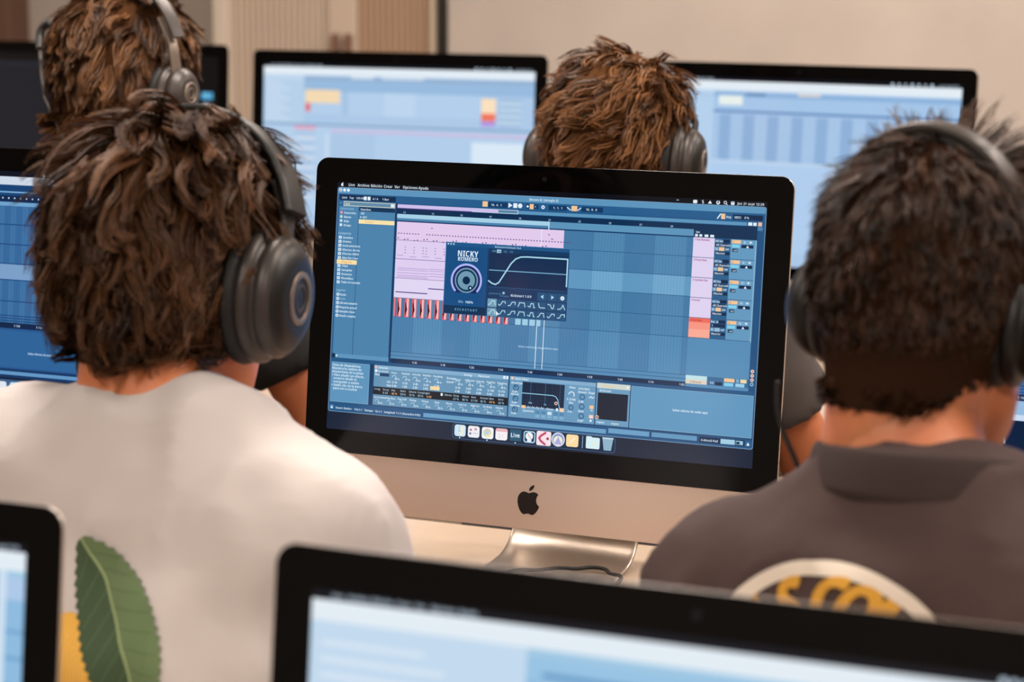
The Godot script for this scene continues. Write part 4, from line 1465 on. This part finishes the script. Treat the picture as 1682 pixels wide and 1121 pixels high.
# ---------------------------------------------------------------- headphones
func headphones(pr: Dictionary, o: Dictionary) -> Node3D:
	var hx: Transform3D = pr.head
	var t := thing("headphones", o.label, "headphones", hx.origin, "headphones worn by the people")
	var hb := Transform3D(hx.basis, Vector3.ZERO)
	var bx: float = o.get("half", .098)
	var by: float = o.get("rise", .166)
	var tl: float = o.get("tilt", .15)
	var cy: float = o.get("cup_y", -.004)
	var cz: float = o.get("cup_z", .006)
	var sc: float = o.get("size", 1.0)
	var bt := hb * Transform3D(Basis(Vector3.RIGHT, tl), Vector3(0, cy, cz))
	# strap over the head
	var path := PackedVector3Array()
	for k in 41:
		var a := lerpf(deg_to_rad(22), deg_to_rad(158), k / 40.0)
		path.append(Vector3(cos(a) * bx * o.get("bulge", 1.02), pow(sin(a), .8) * by, 0))
	var g := G.new()
	g.xf = bt
	g.band(path, Vector3(0, 0, 1), o.get("band_w", .030), o.get("band_t", .009))
	obj("headband", g.mesh(), o.band_mat, t, o.get("band_label", "slim padded headband"))
	g = G.new()
	g.xf = bt
	var inner := PackedVector3Array()
	for k in 25:
		var a := lerpf(deg_to_rad(48), deg_to_rad(132), k / 24.0)
		inner.append(Vector3(cos(a) * bx * .98, pow(sin(a), .8) * by - .008, 0))
	g.band(inner, Vector3(0, 0, 1), o.get("band_w", .030) * .9, .010)
	obj("headband_padding", g.mesh(), o.pad_mat, t)
	for sd in [-1.0, 1.0]:
		# sliding arm between strap and cup
		g = G.new()
		g.xf = bt
		var a0 := deg_to_rad(34)
		g.band(PackedVector3Array([Vector3(sd * cos(a0) * bx * 1.03, pow(sin(a0), .8) * by, 0), Vector3(sd * bx * 1.01, by * .42, 0), Vector3(sd * bx * 1.03, by * .28, 0), Vector3(sd * (bx + .004), .040 * sc, 0), Vector3(sd * (bx + .004), .012, 0)]), Vector3(0, 0, 1), o.get("arm_w", .017), .006)
		obj("slider_arm", g.mesh(), o.arm_mat, t)
		var cx := hb * Transform3D(Basis(Vector3.UP, o.get("toe", .12) * sd) * Basis.from_scale(Vector3(sd, 1, 1)), Vector3(sd * (bx - .034), cy, cz))
		# soft cushion ring against the ear
		g = G.new()
		g.xf = cx
		var pf := []
		for k in 17:
			var a := TAU * k / 16
			pf.append(Vector2((.036 + .0135 * cos(a)) * sc, .010 + .0115 * sin(a)))
		g.lathe(pf, 1.14, .94)
		obj("ear_cushion", g.mesh(), o.pad_mat, t)
		# shell of the cup: stepped rings
		g = G.new()
		g.xf = cx
		g.lathe([Vector2(.030 * sc, .016), Vector2(.046 * sc, .019), Vector2(.0485 * sc, .022), Vector2(.048 * sc, .027), Vector2(.044 * sc, .0295), Vector2(.041 * sc, .0315), Vector2(.0405 * sc, .034), Vector2(.0435 * sc, .0355), Vector2(.0435 * sc, .041), Vector2(.041 * sc, .046), Vector2(.036 * sc, .049)], 1.12, .94)
		var cup := obj("ear_cup", g.mesh(), o.cup_mat, t, o.get("cup_label", "dark round ear cup"))
		g = G.new()
		g.xf = cx
		g.lathe([Vector2(.0405 * sc, .0445), Vector2(.037 * sc, .0500), Vector2(.031 * sc, .0545), Vector2(.024 * sc, .0565), Vector2(.0005, .057)], 1.12, .94)
		obj("cup_cap", g.mesh(), o.cap_mat, cup)
		g = G.new()
		g.xf = cx
		g.lathe([Vector2(.0190 * sc, .0562), Vector2(.0187 * sc, .0582), Vector2(.0150 * sc, .0585), Vector2(.0146 * sc, .0565)], 1.12, .94)
		obj("trim_ring", g.mesh(), o.ring_mat, cup, o.get("ring_label", "pale trim ring"))
		g = G.new()
		g.xf = cx
		g.lathe([Vector2(.0105 * sc, .0567), Vector2(.0103 * sc, .0577), Vector2(.0080 * sc, .0577), Vector2(.0078 * sc, .0567)], 1.12, .94)
		obj("groove_ring", g.mesh(), o.arm_mat, cup)
	if o.has("cable"):
		g = G.new()
		var pts := Curve3D.new()
		pts.bake_interval = .008
		var c: Array = o.cable
		for k in c.size():
			var tan0: Vector3 = (c[mini(k + 1, c.size() - 1)] - c[maxi(k - 1, 0)]) * .22
			pts.add_point(c[k] - hx.origin, -tan0, tan0)
		g.tube(pts.get_baked_points(), o.get("cable_r", .0021), 8)
		obj("cable", g.mesh(), o.get("cable_mat", o.pad_mat), t)
	return t


# ---------------------------------------------------------------- the scene
func _ready() -> void:
	rng.seed = 7
	noise.seed = 11
	noise.frequency = 1.0
	noise.fractal_octaves = 3
	# camera: short telephoto, sharp on the middle screen
	var cam := Camera3D.new()
	cam.name = "camera"
	add_child(cam)
	cam.transform = Transform3D(Basis(Vector3(0.93018889, 0.00404712, -0.36705892), Vector3(-0.07021812, 0.9834361, -0.16710131), Vector3(0.36030272, 0.18120997, 0.91506552)).orthonormalized(), Vector3(0, 1.389, 0))
	var lens := CameraAttributesPhysical.new()
	lens.frustum_focal_length = 71.23
	lens.frustum_focus_distance = 2.12
	lens.exposure_aperture = 5.0
	lens.frustum_near = 0.05
	lens.frustum_far = 60.0
	cam.attributes = lens
	var we := WorldEnvironment.new()
	we.name = "environment"
	var env := Environment.new()
	env.background_mode = Environment.BG_COLOR
	env.background_color = Color.BLACK
	env.tonemap_mode = Environment.TONE_MAPPER_LINEAR
	env.tonemap_exposure = 1.0
	env.sdfgi_enabled = true
	env.ssao_enabled = true
	env.ssil_enabled = true
	we.environment = env
	add_child(we)
	# ceiling panels: lit mesh and area light in one fitting
	var warm := Color(1.0, 0.945, 0.90)
	var n_l := 0
	var m_panel := mat(Color(.9, .9, .88), .5)
	m_panel.emission_enabled = true
	m_panel.emission = warm
	m_panel.emission_energy_multiplier = 1.6
	var m_trim := mat(Color(.82, .82, .80), .5)
	for q in [[-1.2, -3.9], [0.8, -3.9], [-3.4, -2.0], [-1.2, -2.0], [0.8, -2.0], [-1.2, 0.6], [0.9, 0.6]]:
		var t := thing("ceiling_light", "flat square ceiling light panel, warm white, above the desks", "light", Vector3(q[0], 2.78, q[1]), "ceiling light panels")
		obj("frame", boxes([[Vector3(-.31, 0, 0), Vector3(.02, .03, .64)], [Vector3(.31, 0, 0), Vector3(.02, .03, .64)], [Vector3(0, 0, -.31), Vector3(.6, .03, .02)], [Vector3(0, 0, .31), Vector3(.6, .03, .02)]]), m_trim, t)
		obj("diffuser", boxes([[Vector3(0, .004, 0), Vector3(.6, .012, .6)]], .001), m_panel, t)
		var l := AreaLight3D.new()
		l.name = "panel_light"
		l.area_size = Vector2(.58, .58)
		l.light_color = warm
		l.light_energy = 4.3
		l.light_size = .58
		l.area_range = 12.0
		l.shadow_enabled = true
		l.rotation.x = -PI / 2
		l.position = Vector3(0, -.012, 0)
		t.add_child(l)
		n_l += 1
	font_bold = SystemFont.new()
	font_bold.font_names = PackedStringArray(["Droid Sans"])
	font_bold.font_weight = 700
	font_plain = SystemFont.new()
	font_plain.font_names = PackedStringArray(["Droid Sans"])
	build_room()
	build_computers()
	build_people()


func build_room() -> void:
	var m_wall := grained(mat(Color(.745, .705, .67), .85), .02, .95, 1.0, .6, .02, 3)
	var m_floor := grained(mat(Color(.62, .56, .49), .5), .05, .88, 1.0, .8, 0.0, 4)
	var m_ceil := mat(Color(.86, .84, .81), .9)
	struct("floor", boxes([[Vector3(-1.2, -.05, -1.3), Vector3(9.2, .1, 9.0)]]), m_floor)
	struct("ceiling", boxes([[Vector3(-1.2, 2.85, -1.3), Vector3(9.2, .1, 9.0)]]), m_ceil)
	struct("wall_left", boxes([[Vector3(-5.85, 1.4, -1.3), Vector3(.1, 2.9, 9.0)]]), m_wall)
	struct("wall_right", boxes([[Vector3(3.45, 1.4, -1.3), Vector3(.1, 2.9, 9.0)]]), m_wall)
	struct("wall_front", boxes([[Vector3(-1.2, 1.4, 3.15), Vector3(9.2, 2.9, .1)]]), m_wall)
	# back wall: a recess on the left, then the tambour cupboard, then the wall that stands proud on the right
	struct("wall_back", boxes([[Vector3(-1.2, 1.4, -5.85), Vector3(9.4, 2.9, .1)]]), m_wall)
	struct("wall_panel", boxes([[Vector3(.62, 1.4, -5.5), Vector3(5.72, 2.8, .62)]], .004), m_wall)
	struct("trim_1", boxes([[Vector3(-2.255, 1.4, -5.195), Vector3(.026, 2.8, .03)]], .003), mat(Color(.11, .09, .08), .5))
	struct("wall_pier", boxes([[Vector3(-3.42, 1.4, -5.6), Vector3(.83, 2.8, .38)]], .004), m_wall)
	struct("trim_2", boxes([[Vector3(-3.86, 1.4, -5.40), Vector3(.206, 2.8, .2)]], .004), mat(Color(.42, .31, .25), .7))
	# tambour cupboard
	var t := thing("tambour_cupboard", "tall beige cupboard with ribbed roller doors behind the computers", "cupboard", Vector3(-2.6, 0, -5.42))
	var m_cup := mat(Color(.80, .73, .66), .55)
	var m_slat := mat(Color(.70, .58, .48), .6)
	obj("side_panel", boxes([[Vector3(-.345, 1.1, .02), Vector3(.042, 2.2, .46)]], .003), mat(Color(.86, .81, .75), .5), t)
	obj("side_panel", boxes([[Vector3(.316, 1.1, .0), Vector3(.03, 2.2, .44)]], .003), m_cup, t)
	obj("top_panel", boxes([[Vector3(0, 2.19, 0), Vector3(.66, .03, .44)]], .003), m_cup, t)
	obj("back_panel", boxes([[Vector3(0, 1.1, -.2), Vector3(.66, 2.2, .02)]], .003), m_cup, t)
	obj("middle_post", boxes([[Vector3(.028, 1.1, .195), Vector3(.088, 2.16, .03)]], .003), m_cup, t)
	for d in [[-.322, -.016, m_cup], [.074, .30, m_slat]]:
		var g := G.new()
		var n := int((d[1] - d[0]) / .0185)
		for k in n:
			g.box(Vector3(d[0] + (k + .5) * (d[1] - d[0]) / n, 1.1, .192), Vector3((d[1] - d[0]) / n - .004, 2.14, .016), .004)
		var o := obj("roller_door", g.mesh(), d[2], t, "ribbed roller door")
		o.set_meta("kind", "stuff")
	for x in [.012, .052]:
		obj("handle", boxes([[Vector3(x, 1.115, .222), Vector3(.022, .18, .022)]], .004), mat(Color(.48, .36, .30), .5), t)


func build_computers() -> void:
	m_alu = mat(Color(.86, .82, .77), .36, .7)
	m_stand = mat(Color(.70, .655, .61), .32, .85)
	m_glass = mat(Color(.008, .010, .013), .06, 0.0, .36)
	m_ink = mat(Color(.02, .018, .02), .3)
	var m_top := grained(mat(Color(.74, .665, .59), .32), .03, .95, 1.0, 1.5, 0.0, 8)
	var m_leg := mat(Color(.62, .61, .60), .4, .6)
	desk(-2.35, .75, -2.14, -1.60, DESK_MID, "pale laminate desk under the sharp middle computer", m_top, m_leg)
	desk(-3.3, .5, -4.08, -2.74, DESK_REAR, "pale laminate desk under the far row of computers", m_top, m_leg)
	desk(-2.1, 1.1, -1.15, -.55, DESK_FRONT, "pale laminate desk under the nearest computers at the bottom edge", m_top, m_leg)
	var blue := Color(.55, .75, 1.0)
	computer(Vector3(-.736, DESK_MID, -1.99), 0.0, false, deg_to_rad(7.3), paint_sequencer(), blue, 1.0, "sharp all-in-one computer in the middle showing a pink-clip music sequencer")
	computer(Vector3(-1.478, DESK_MID, -1.945), 0.0, false, deg_to_rad(7.3), paint_arranger(false), blue, 1.0, "computer at the left edge showing a dark blue arrangement, beyond the person in white")
	computer(Vector3(-.045, DESK_MID, -1.985), 0.0, false, deg_to_rad(7.3), paint_arranger(true), blue, 1.0, "computer at the right edge glimpsed beyond the person in the dark brown T-shirt")
	var light := paint_light_session(0)
	computer(Vector3(-1.716, DESK_REAR, -3.75), 0.0, true, deg_to_rad(4), light, blue, 1.0, "far computer with a pale session screen and an orange block, above the middle computer")
	computer(Vector3(-.853, DESK_REAR, -3.597), deg_to_rad(-8), true, deg_to_rad(4), paint_light_session(1), blue, 1.0, "far computer at the upper right with a pale blue striped screen")
	computer(Vector3(-2.526, DESK_REAR, -3.935), 0.0, true, deg_to_rad(4), paint_dark_desktop(), blue, 1.0, "far computer at the upper left with a nearly black screen")
	computer(Vector3(-.299, DESK_FRONT, -1.072), 0.0, false, deg_to_rad(7.3), paint_light_session(2), blue, 1.0, "nearest blurred computer along the bottom edge with a bright white title bar")
	computer(Vector3(-.987, DESK_FRONT, -1.086), 0.0, false, deg_to_rad(7.3), paint_light_session(2), blue, 1.0, "blurred computer corner at the bottom left in front of the white shirt")
	# black lead lying over the middle computer's foot
	var g := G.new()
	var c := Curve3D.new()
	c.bake_interval = .006
	for q in [[-.86, .7425, -1.93], [-.80, .7425, -1.945], [-.757, .7495, -1.965], [-.715, .7505, -1.985], [-.685, .751, -1.998], [-.660, .7495, -1.985], [-.645, .7435, -1.955], [-.60, .7425, -1.90], [-.52, .7425, -1.88]]:
		c.add_point(Vector3(q[0], q[1], q[2]), Vector3(-.016, 0, 0), Vector3(.016, 0, 0))
	g.tube(c.get_baked_points(), .0022, 8)
	var t := thing("audio_cable", "thin dark cable curving over the foot of the middle computer's stand", "cable")
	obj("cord", g.mesh(), mat(Color(.05, .045, .045), .5), t)


func build_people() -> void:
	head_sdf = head_field()
	head_mesh = G.new()
	head_sdf.build(head_mesh, .0055)
	hand_mesh = G.new()
	hand_field().build(hand_mesh, .0045)
	m_hair = mat(Color.WHITE, .44, 0.0, .36)
	m_hair.vertex_color_use_as_albedo = true
	var skin := mat(Color(.78, .47, .31), .5)
	skin.subsurf_scatter_enabled = true
	skin.subsurf_scatter_strength = .15
	var denim := mat(Color(.10, .12, .18), .85)
	var shoe := mat(Color(.75, .74, .72), .6)
	var m_seat := mat(Color(.16, .16, .17), .6)
	var m_steel := mat(Color(.6, .6, .6), .35, .8)
	var black := mat(Color(.035, .033, .035), .45)
	var soft := grained(mat(Color(.06, .055, .055), .6), .2, .8, 1.0, 60.0, .05, 21)
	var grey := mat(Color(.24, .22, .21), .42, .3)
	var pale := mat(Color(.50, .45, .41), .38, .5)
	# --- boy in the white T-shirt, on the left
	var cloth1 := grained(mat(Color(.79, .765, .755), .85), .35, .93, 1.0, 90.0, .02, 31)
	var p1 := make_person({
		"label": "person in a loose white T-shirt with a leaf and lemon print, back turned", "shirt_label": "loose white T-shirt",
		"hips": Vector3(-.87, .53, -1.285), "neck": Vector3(-.862, 1.004, -1.422), "head": Vector3(-.902, 1.121, -1.500), "yaw": deg_to_rad(-6), "pitch": deg_to_rad(-10), "roll": deg_to_rad(0),
		"sh_l": Vector3(-1.045, .952, -1.455), "sh_r": Vector3(-.728, .938, -1.395), "el_l": Vector3(-1.12, .765, -1.58), "el_r": Vector3(-.675, .762, -1.52), "wr_l": Vector3(-1.02, .772, -1.75), "wr_r": Vector3(-.80, .772, -1.68),
		"skin": skin, "cloth": cloth1, "trousers": denim, "shoes": shoe, "loose": .014, "sleeve": .78, "sleeve_r0": .062, "sleeve_r1": .070, "wrinkle": .010, "wscale": Vector3(5, 3.5, 5),
		"collar_h": .014, "collar_up": .010, "collar_off": -.001, "cell": .009,
		"folds": [[Vector3(-.94, 1.022, -1.32), Vector3(-.80, 1.008, -1.29), .030, .013], [Vector3(-.86, 1.010, -1.29), Vector3(-.735, 1.025, -1.295), .026, .010], [Vector3(-.95, .992, -1.31), Vector3(-.76, .985, -1.265), .034, .012], [Vector3(-.64, .985, -1.33), Vector3(-.665, .915, -1.29), .026, .012], [Vector3(-.735, .945, -1.26), Vector3(-.665, .905, -1.25), .024, .013], [Vector3(-.70, .98, -1.29), Vector3(-.71, .88, -1.26), .028, .010], [Vector3(-.905, 1.006, -1.305), Vector3(-.79, .996, -1.275), .015, -.009], [Vector3(-.728, .935, -1.26), Vector3(-.665, .900, -1.25), .014, -.012], [Vector3(-.668, 1.0, -1.32), Vector3(-.655, .955, -1.30), .016, -.010]],
	})
	stool(Vector3(-.87, 0, -1.285), .425, "round stool under the person in white", m_seat, m_steel)
	make_hair(p1, {"seed": 101, "label": "brown hair", "dark": Color(.014, .0056, .0028), "light": Color(.165, .073, .030), "locks": 460, "per": 30, "seg": 12, "top": 0.095, "mid": 0.082, "low": 0.028, "lift": 0.05, "lift_top": 0.3, "lift_low": .2, "wave": 0.0095, "wavelength": 0.085, "lock_r": 0.0102, "taper": 0.25, "puff": 0.03, "radius": 0.00065, "messy": 0.06, "grav": 9.0, "nape": -0.072, "tone": .45, "flow_freq": 11.0, "turns": 1.3, "puff_top": 4.0, "whorl": Vector3(-.01, .130, -.025), "stray": 0.0006, "tones": 0.28})
	headphones(p1, {"label": "large black over-ear headphones on the person in the white T-shirt", "band_mat": black, "pad_mat": soft, "arm_mat": grey, "cup_mat": grey, "cap_mat": black, "ring_mat": pale, "half": .105, "rise": .156, "bulge": 1.15, "size": 1.06, "tilt": -.16, "cable": [Vector3(-1.003, 1.06, -1.50), Vector3(-1.0, 1.02, -1.50), Vector3(-.985, .97, -1.53), Vector3(-.965, .90, -1.56), Vector3(-.95, .80, -1.62), Vector3(-.94, .744, -1.70)]})
	# --- boy in the dark T-shirt, on the right
	var cloth2 := grained(mat(Color(.30, .232, .225), .9), .35, .88, 1.0, 90.0, .02, 32)
	var p2 := make_person({
		"label": "person in a dark brown T-shirt with a white oval print, back turned", "shirt_label": "dark brown T-shirt",
		"hips": Vector3(-.25, .53, -1.275), "neck": Vector3(-.243, 1.004, -1.412), "head": Vector3(-.258, 1.128, -1.500), "yaw": deg_to_rad(-13), "pitch": deg_to_rad(-8), "roll": deg_to_rad(0),
		"sh_l": Vector3(-.378, .922, -1.42), "sh_r": Vector3(-.075, .945, -1.375), "el_l": Vector3(-.475, .765, -1.56), "el_r": Vector3(-.01, .765, -1.52), "wr_l": Vector3(-.38, .772, -1.74), "wr_r": Vector3(-.11, .772, -1.73),
		"skin": skin, "cloth": cloth2, "trousers": denim, "shoes": shoe, "loose": .012, "sleeve": .75, "wrinkle": .008, "wscale": Vector3(6, 4, 6), "collar_h": .030, "collar_in": .12, "collar_up": .032, "collar_lean": -.2, "collar_off": .006, "collar_r": .073, "neck_r": .062, "collar_mat": grained(mat(Color(.25, .195, .19), .95), .35, .8, 1.0, 140.0, .03, 36), "cell": .009,
		"folds": [[Vector3(-.36, .99, -1.36), Vector3(-.18, .965, -1.30), .03, .006], [Vector3(-.43, .90, -1.37), Vector3(-.42, .82, -1.40), .022, .007], [Vector3(-.40, .92, -1.35), Vector3(-.385, .83, -1.34), .02, .006]],
	})
	stool(Vector3(-.25, 0, -1.275), .425, "round stool under the person in the dark brown T-shirt", m_seat, m_steel)
	make_hair(p2, {"seed": 202, "label": "dark brown hair", "dark": Color(.009, .0042, .0028), "light": Color(.095, .043, .021), "locks": 2600, "per": 6, "seg": 4, "top": 0.042, "mid": 0.02, "low": 0.006, "lift": 0.1, "lift_top": .3, "lift_low": 0.25, "wave": 0.0004, "wavelength": .06, "lock_r": 0.004, "taper": 0.8, "puff": 0.04, "radius": 0.0006, "messy": 0.1, "grav": 5.0, "nape": -0.06, "tone": .34, "quiff": 2.2, "quiff_z": .0, "quiff_dir": Vector3(.5, 0, -.2), "puff_top": 1.8, "whorl": Vector3(.01, .128, .02), "turns": 0.8})
	headphones(p2, {"label": "black over-ear headphones on the person in the dark brown T-shirt", "band_mat": grey, "pad_mat": soft, "arm_mat": grey, "cup_mat": black, "cap_mat": black, "ring_mat": grey, "half": .083, "rise": .141, "tilt": .14, "size": .82, "band_w": .024, "cup_y": .006, "cable": [Vector3(-.365, 1.08, -1.48), Vector3(-.362, 1.05, -1.478), Vector3(-.345, 1.01, -1.478), Vector3(-.335, .96, -1.50), Vector3(-.33, .86, -1.56), Vector3(-.33, .744, -1.68)]})
	# --- boy behind, far left
	var cloth3 := grained(mat(Color(.075, .07, .07), .9), .35, .85, 1.0, 90.0, .02, 33)
	var p3 := make_person({
		"label": "person in a black T-shirt wearing a boom-microphone headset, seated at the upper left", "shirt_label": "black T-shirt",
		"hips": Vector3(-1.545, .53, -2.335), "neck": Vector3(-1.535, 1.125, -2.40), "head": Vector3(-1.553, 1.214, -2.465), "yaw": deg_to_rad(-17), "pitch": deg_to_rad(-14), "roll": deg_to_rad(4),
		"sh_l": Vector3(-1.715, 1.02, -2.42), "sh_r": Vector3(-1.365, 1.005, -2.40), "el_l": Vector3(-1.78, .765, -2.55), "el_r": Vector3(-1.245, .755, -2.45), "wr_l": Vector3(-1.68, .738, -2.85), "wr_r": Vector3(-1.32, .738, -2.80),
		"skin": skin, "cloth": cloth3, "trousers": denim, "shoes": shoe, "wrinkle": .003, "wscale": Vector3(7, 5, 7), "sleeve": .66, "sleeve_r1": .066,
	})
	stool(Vector3(-1.545, 0, -2.335), .425, "round stool under the person with the headset", m_seat, m_steel)
	make_hair(p3, {"seed": 303, "label": "brown hair", "dark": Color(.020, .008, .004), "light": Color(.22, .10, .040), "locks": 340, "per": 24, "seg": 10, "top": 0.07, "mid": 0.055, "low": 0.045, "lift": 0.02, "lift_top": 0.22, "lift_low": .2, "wave": 0.007, "wavelength": 0.08, "lock_r": 0.0088, "taper": 0.25, "puff": 0.01, "radius": 0.001, "messy": 0.06, "grav": 8.0, "nape": -0.09, "tone": .42, "turns": 1.4, "puff_top": 4.0, "whorl": Vector3(-.01, .130, -.02), "stray": 0.0006, "tones": 0.19})
	var hs := headphones(p3, {"label": "slim grey headset with a raised boom microphone, at the upper left", "band_mat": grey, "pad_mat": soft, "arm_mat": pale, "cup_mat": grey, "cap_mat": grey, "ring_mat": pale, "half": .106, "rise": .164, "bulge": 1.22, "tilt": .26, "size": .72, "band_w": .022, "band_t": .007})
	var boom := G.new()
	var bc := Curve3D.new()
	bc.bake_interval = .006
	var o3: Vector3 = p3.head.origin
	for q in [Vector3(-1.575, 1.150, -2.352), Vector3(-1.603, 1.168, -2.367), Vector3(-1.627, 1.190, -2.385), Vector3(-1.650, 1.216, -2.405), Vector3(-1.668, 1.254, -2.426), Vector3(-1.679, 1.283, -2.442)]:
		bc.add_point(q - o3, Vector3(0, -.012, 0), Vector3(0, .012, 0))
	boom.tube(bc.get_baked_points(), .003, 8)
	obj("boom_arm", boom.mesh(), grey, hs, "thin microphone boom")
	boom = G.new()
	boom.tube(PackedVector3Array([Vector3(-1.676, 1.274, -2.437) - o3, Vector3(-1.682, 1.289, -2.446) - o3, Vector3(-1.683, 1.298, -2.450) - o3, Vector3(-1.679, 1.306, -2.453) - o3, Vector3(-1.671, 1.311, -2.454) - o3]), .0062, 12)
	obj("microphone", boom.mesh(), black, hs, "black microphone tip")
	# --- boy behind, centre
	var cloth4 := grained(mat(Color(.32, .295, .29), .9), .35, .85, 1.0, 90.0, .02, 34)
	var p4 := make_person({
		"label": "person in a grey T-shirt wearing headphones, bent forward just behind the middle computer", "shirt_label": "grey T-shirt",
		"hips": Vector3(-.845, .53, -2.40), "neck": Vector3(-.845, 1.05, -2.465), "head": Vector3(-.855, 1.144, -2.544), "yaw": deg_to_rad(-2), "pitch": deg_to_rad(-16), "roll": deg_to_rad(0),
		"sh_l": Vector3(-1.02, .965, -2.47), "sh_r": Vector3(-.672, .965, -2.47), "el_l": Vector3(-1.10, .755, -2.56), "el_r": Vector3(-.578, .752, -2.55), "wr_l": Vector3(-1.0, .738, -2.84), "wr_r": Vector3(-.68, .738, -2.83),
		"skin": skin, "cloth": cloth4, "trousers": denim, "shoes": shoe, "wrinkle": .003, "wscale": Vector3(7, 5, 7), "sleeve": .66, "sleeve_r1": .068,
	})
	stool(Vector3(-.845, 0, -2.40), .425, "round stool under the person in the grey T-shirt", m_seat, m_steel)
	make_hair(p4, {"seed": 404, "label": "light brown hair", "dark": Color(.026, .0105, .005), "light": Color(.29, .128, .047), "locks": 480, "per": 16, "seg": 10, "top": 0.05, "mid": 0.056, "low": 0.03, "lift": 0.1, "lift_top": 0.1, "lift_low": .2, "wave": 0.006, "wavelength": .06, "lock_r": 0.0092, "taper": 0.4, "puff": 0.04, "radius": 0.0009, "messy": 0.1, "grav": 6.0, "nape": -0.09, "tone": .45, "quiff": 0.3, "quiff_z": .02, "quiff_dir": Vector3(.4, 0, .05), "puff_top": 1.6, "whorl": Vector3(.02, .130, .0), "turns": 1.6, "swirl": -1.1, "fall": 0.25, "stray": 0.0006, "tones": 0.2})
	headphones(p4, {"label": "dark over-ear headphones on the person just behind the middle computer", "band_mat": black, "pad_mat": soft, "arm_mat": black, "cup_mat": grey, "cap_mat": black, "ring_mat": pale, "half": .100, "rise": .145, "tilt": -.30, "size": .9})
	# prints on the two shirts in front
	print_on(p1, Vector3(-.842, .885, -1.24), Vector3(1, 0, -.12).normalized(), Vector3(0, 1, -.1), .188, .244, lemon_print(), "printed_motif", "printed green leaf and yellow lemon")
	print_on(p2, Vector3(-.276, .902, -1.24), Vector3(1, -.06, -.1).normalized(), Vector3(.06, 1, -.12).normalized(), .198, .198, oval_print(), "printed_motif", "white ring with arched yellow lettering")


func lemon_print() -> ImageTexture:
	var p := paint(512, 666, Color(0, 0, 0, 0))
	# lemon
	var lem := PackedVector2Array()
	for k in 48:
		var a := TAU * k / 48
		lem.append(Vector2(153 + 95 * cos(a), 450 + 135 * sin(a)))
	p.poly(lem, rgb(222, 172, 74))
	for n in 26:
		p.line([Vector2(85 + n * 5.2, 360 + absf(n - 13) * 5), Vector2(85 + n * 5.2, 545 - absf(n - 13) * 5)], 3, rgb(236, 190, 96) if n % 2 else rgb(208, 156, 62))
	# leaf with a toothed edge and a pale midrib
	var A := Vector2(150, 160)
	var B := Vector2(385, 520)
	var up := PackedVector2Array()
	var dn := PackedVector2Array()
	for k in 41:
		var t := k / 40.0
		var c := A.lerp(B, t) + Vector2(30, -10) * sin(PI * t)
		var w := 108.0 * pow(sin(PI * clampf(t * .93 + .03, 0, 1)), .7) + (5.0 if k % 2 else -4.0)
		var nrm := (B - A).orthogonal().normalized()
		up.append(c - nrm * w)
		dn.append(c + nrm * w * .85)
	var leaf := up.duplicate()
	var low := PackedVector2Array()
	for k in 41:
		leaf.append(dn[40 - k])
		low.append(A.lerp(B, k / 40.0) + Vector2(30, -10) * sin(PI * k / 40.0))
	p.poly(leaf, rgb(96, 118, 80))
	var half := low.duplicate()
	for k in 41:
		half.append(up[40 - k])
	p.poly(half, rgb(58, 80, 54) if (B - A).orthogonal().x > 0 else rgb(62, 86, 58))
	for k in range(3, 38, 4):
		p.line([low[k], up[mini(k + 5, 40)].lerp(low[k], .12)], 4, rgb(72, 96, 64))
		p.line([low[k], dn[mini(k + 5, 40)].lerp(low[k], .12)], 4, rgb(84, 106, 70))
	p.line(Array(low), 6, rgb(150, 168, 120))
	return p.tex()


func oval_print() -> ImageTexture:
	var p := paint(720, 720, Color(0, 0, 0, 0))
	# white ring
	p.disc(360, 360, 350, rgb(226, 216, 202), 312)
	# arched slanted lettering, each glyph turned along the arc
	var word := "AS COMP"
	var f := font_bold.get_rids()[0]
	var ts := p.ts
	var size := 96
	var turns := [-.90, -.53, 0.0, -.12, .18, .53, .88]
	for n in word.length():
		if word[n] == " ":
			continue
		var a: float = turns[n] - PI / 2
		var gl := ts.font_get_glyph_index(f, size, word.unicode_at(n), 0)
		ts.font_render_glyph(f, Vector2i(size, 0), gl)
		var rect := ts.font_get_glyph_uv_rect(f, Vector2i(size, 0), gl)
		var src := ts.font_get_texture_image(f, Vector2i(size, 0), ts.font_get_glyph_texture_idx(f, Vector2i(size, 0), gl))
		var up := Vector2(cos(a), sin(a))
		var rt := Vector2(-up.y, up.x)
		var c := Vector2(360, 360) + up * 250
		for yy in range(-90, 91):
			for xx in range(-90, 91):
				var q := Vector2(xx, yy)
				var lx := q.dot(rt)
				var ly := -q.dot(up)
				var gx := lx * .62 + ly * .20 + rect.size.x / 2
				var gy := ly * .55 + rect.size.y / 2
				if gx >= 0 and gy >= 0 and gx < rect.size.x and gy < rect.size.y:
					if maxf(src.get_pixel(int(rect.position.x + gx), int(rect.position.y + gy)).a, maxf(src.get_pixel(int(rect.position.x + maxf(gx - 4, 0)), int(rect.position.y + gy)).a, src.get_pixel(int(rect.position.x + gx), int(rect.position.y + maxf(gy - 3, 0))).a)) > .5:
						p.dot(int(c.x + xx), int(c.y + yy), rgb(214, 160, 58), 1.0)
	return p.tex()
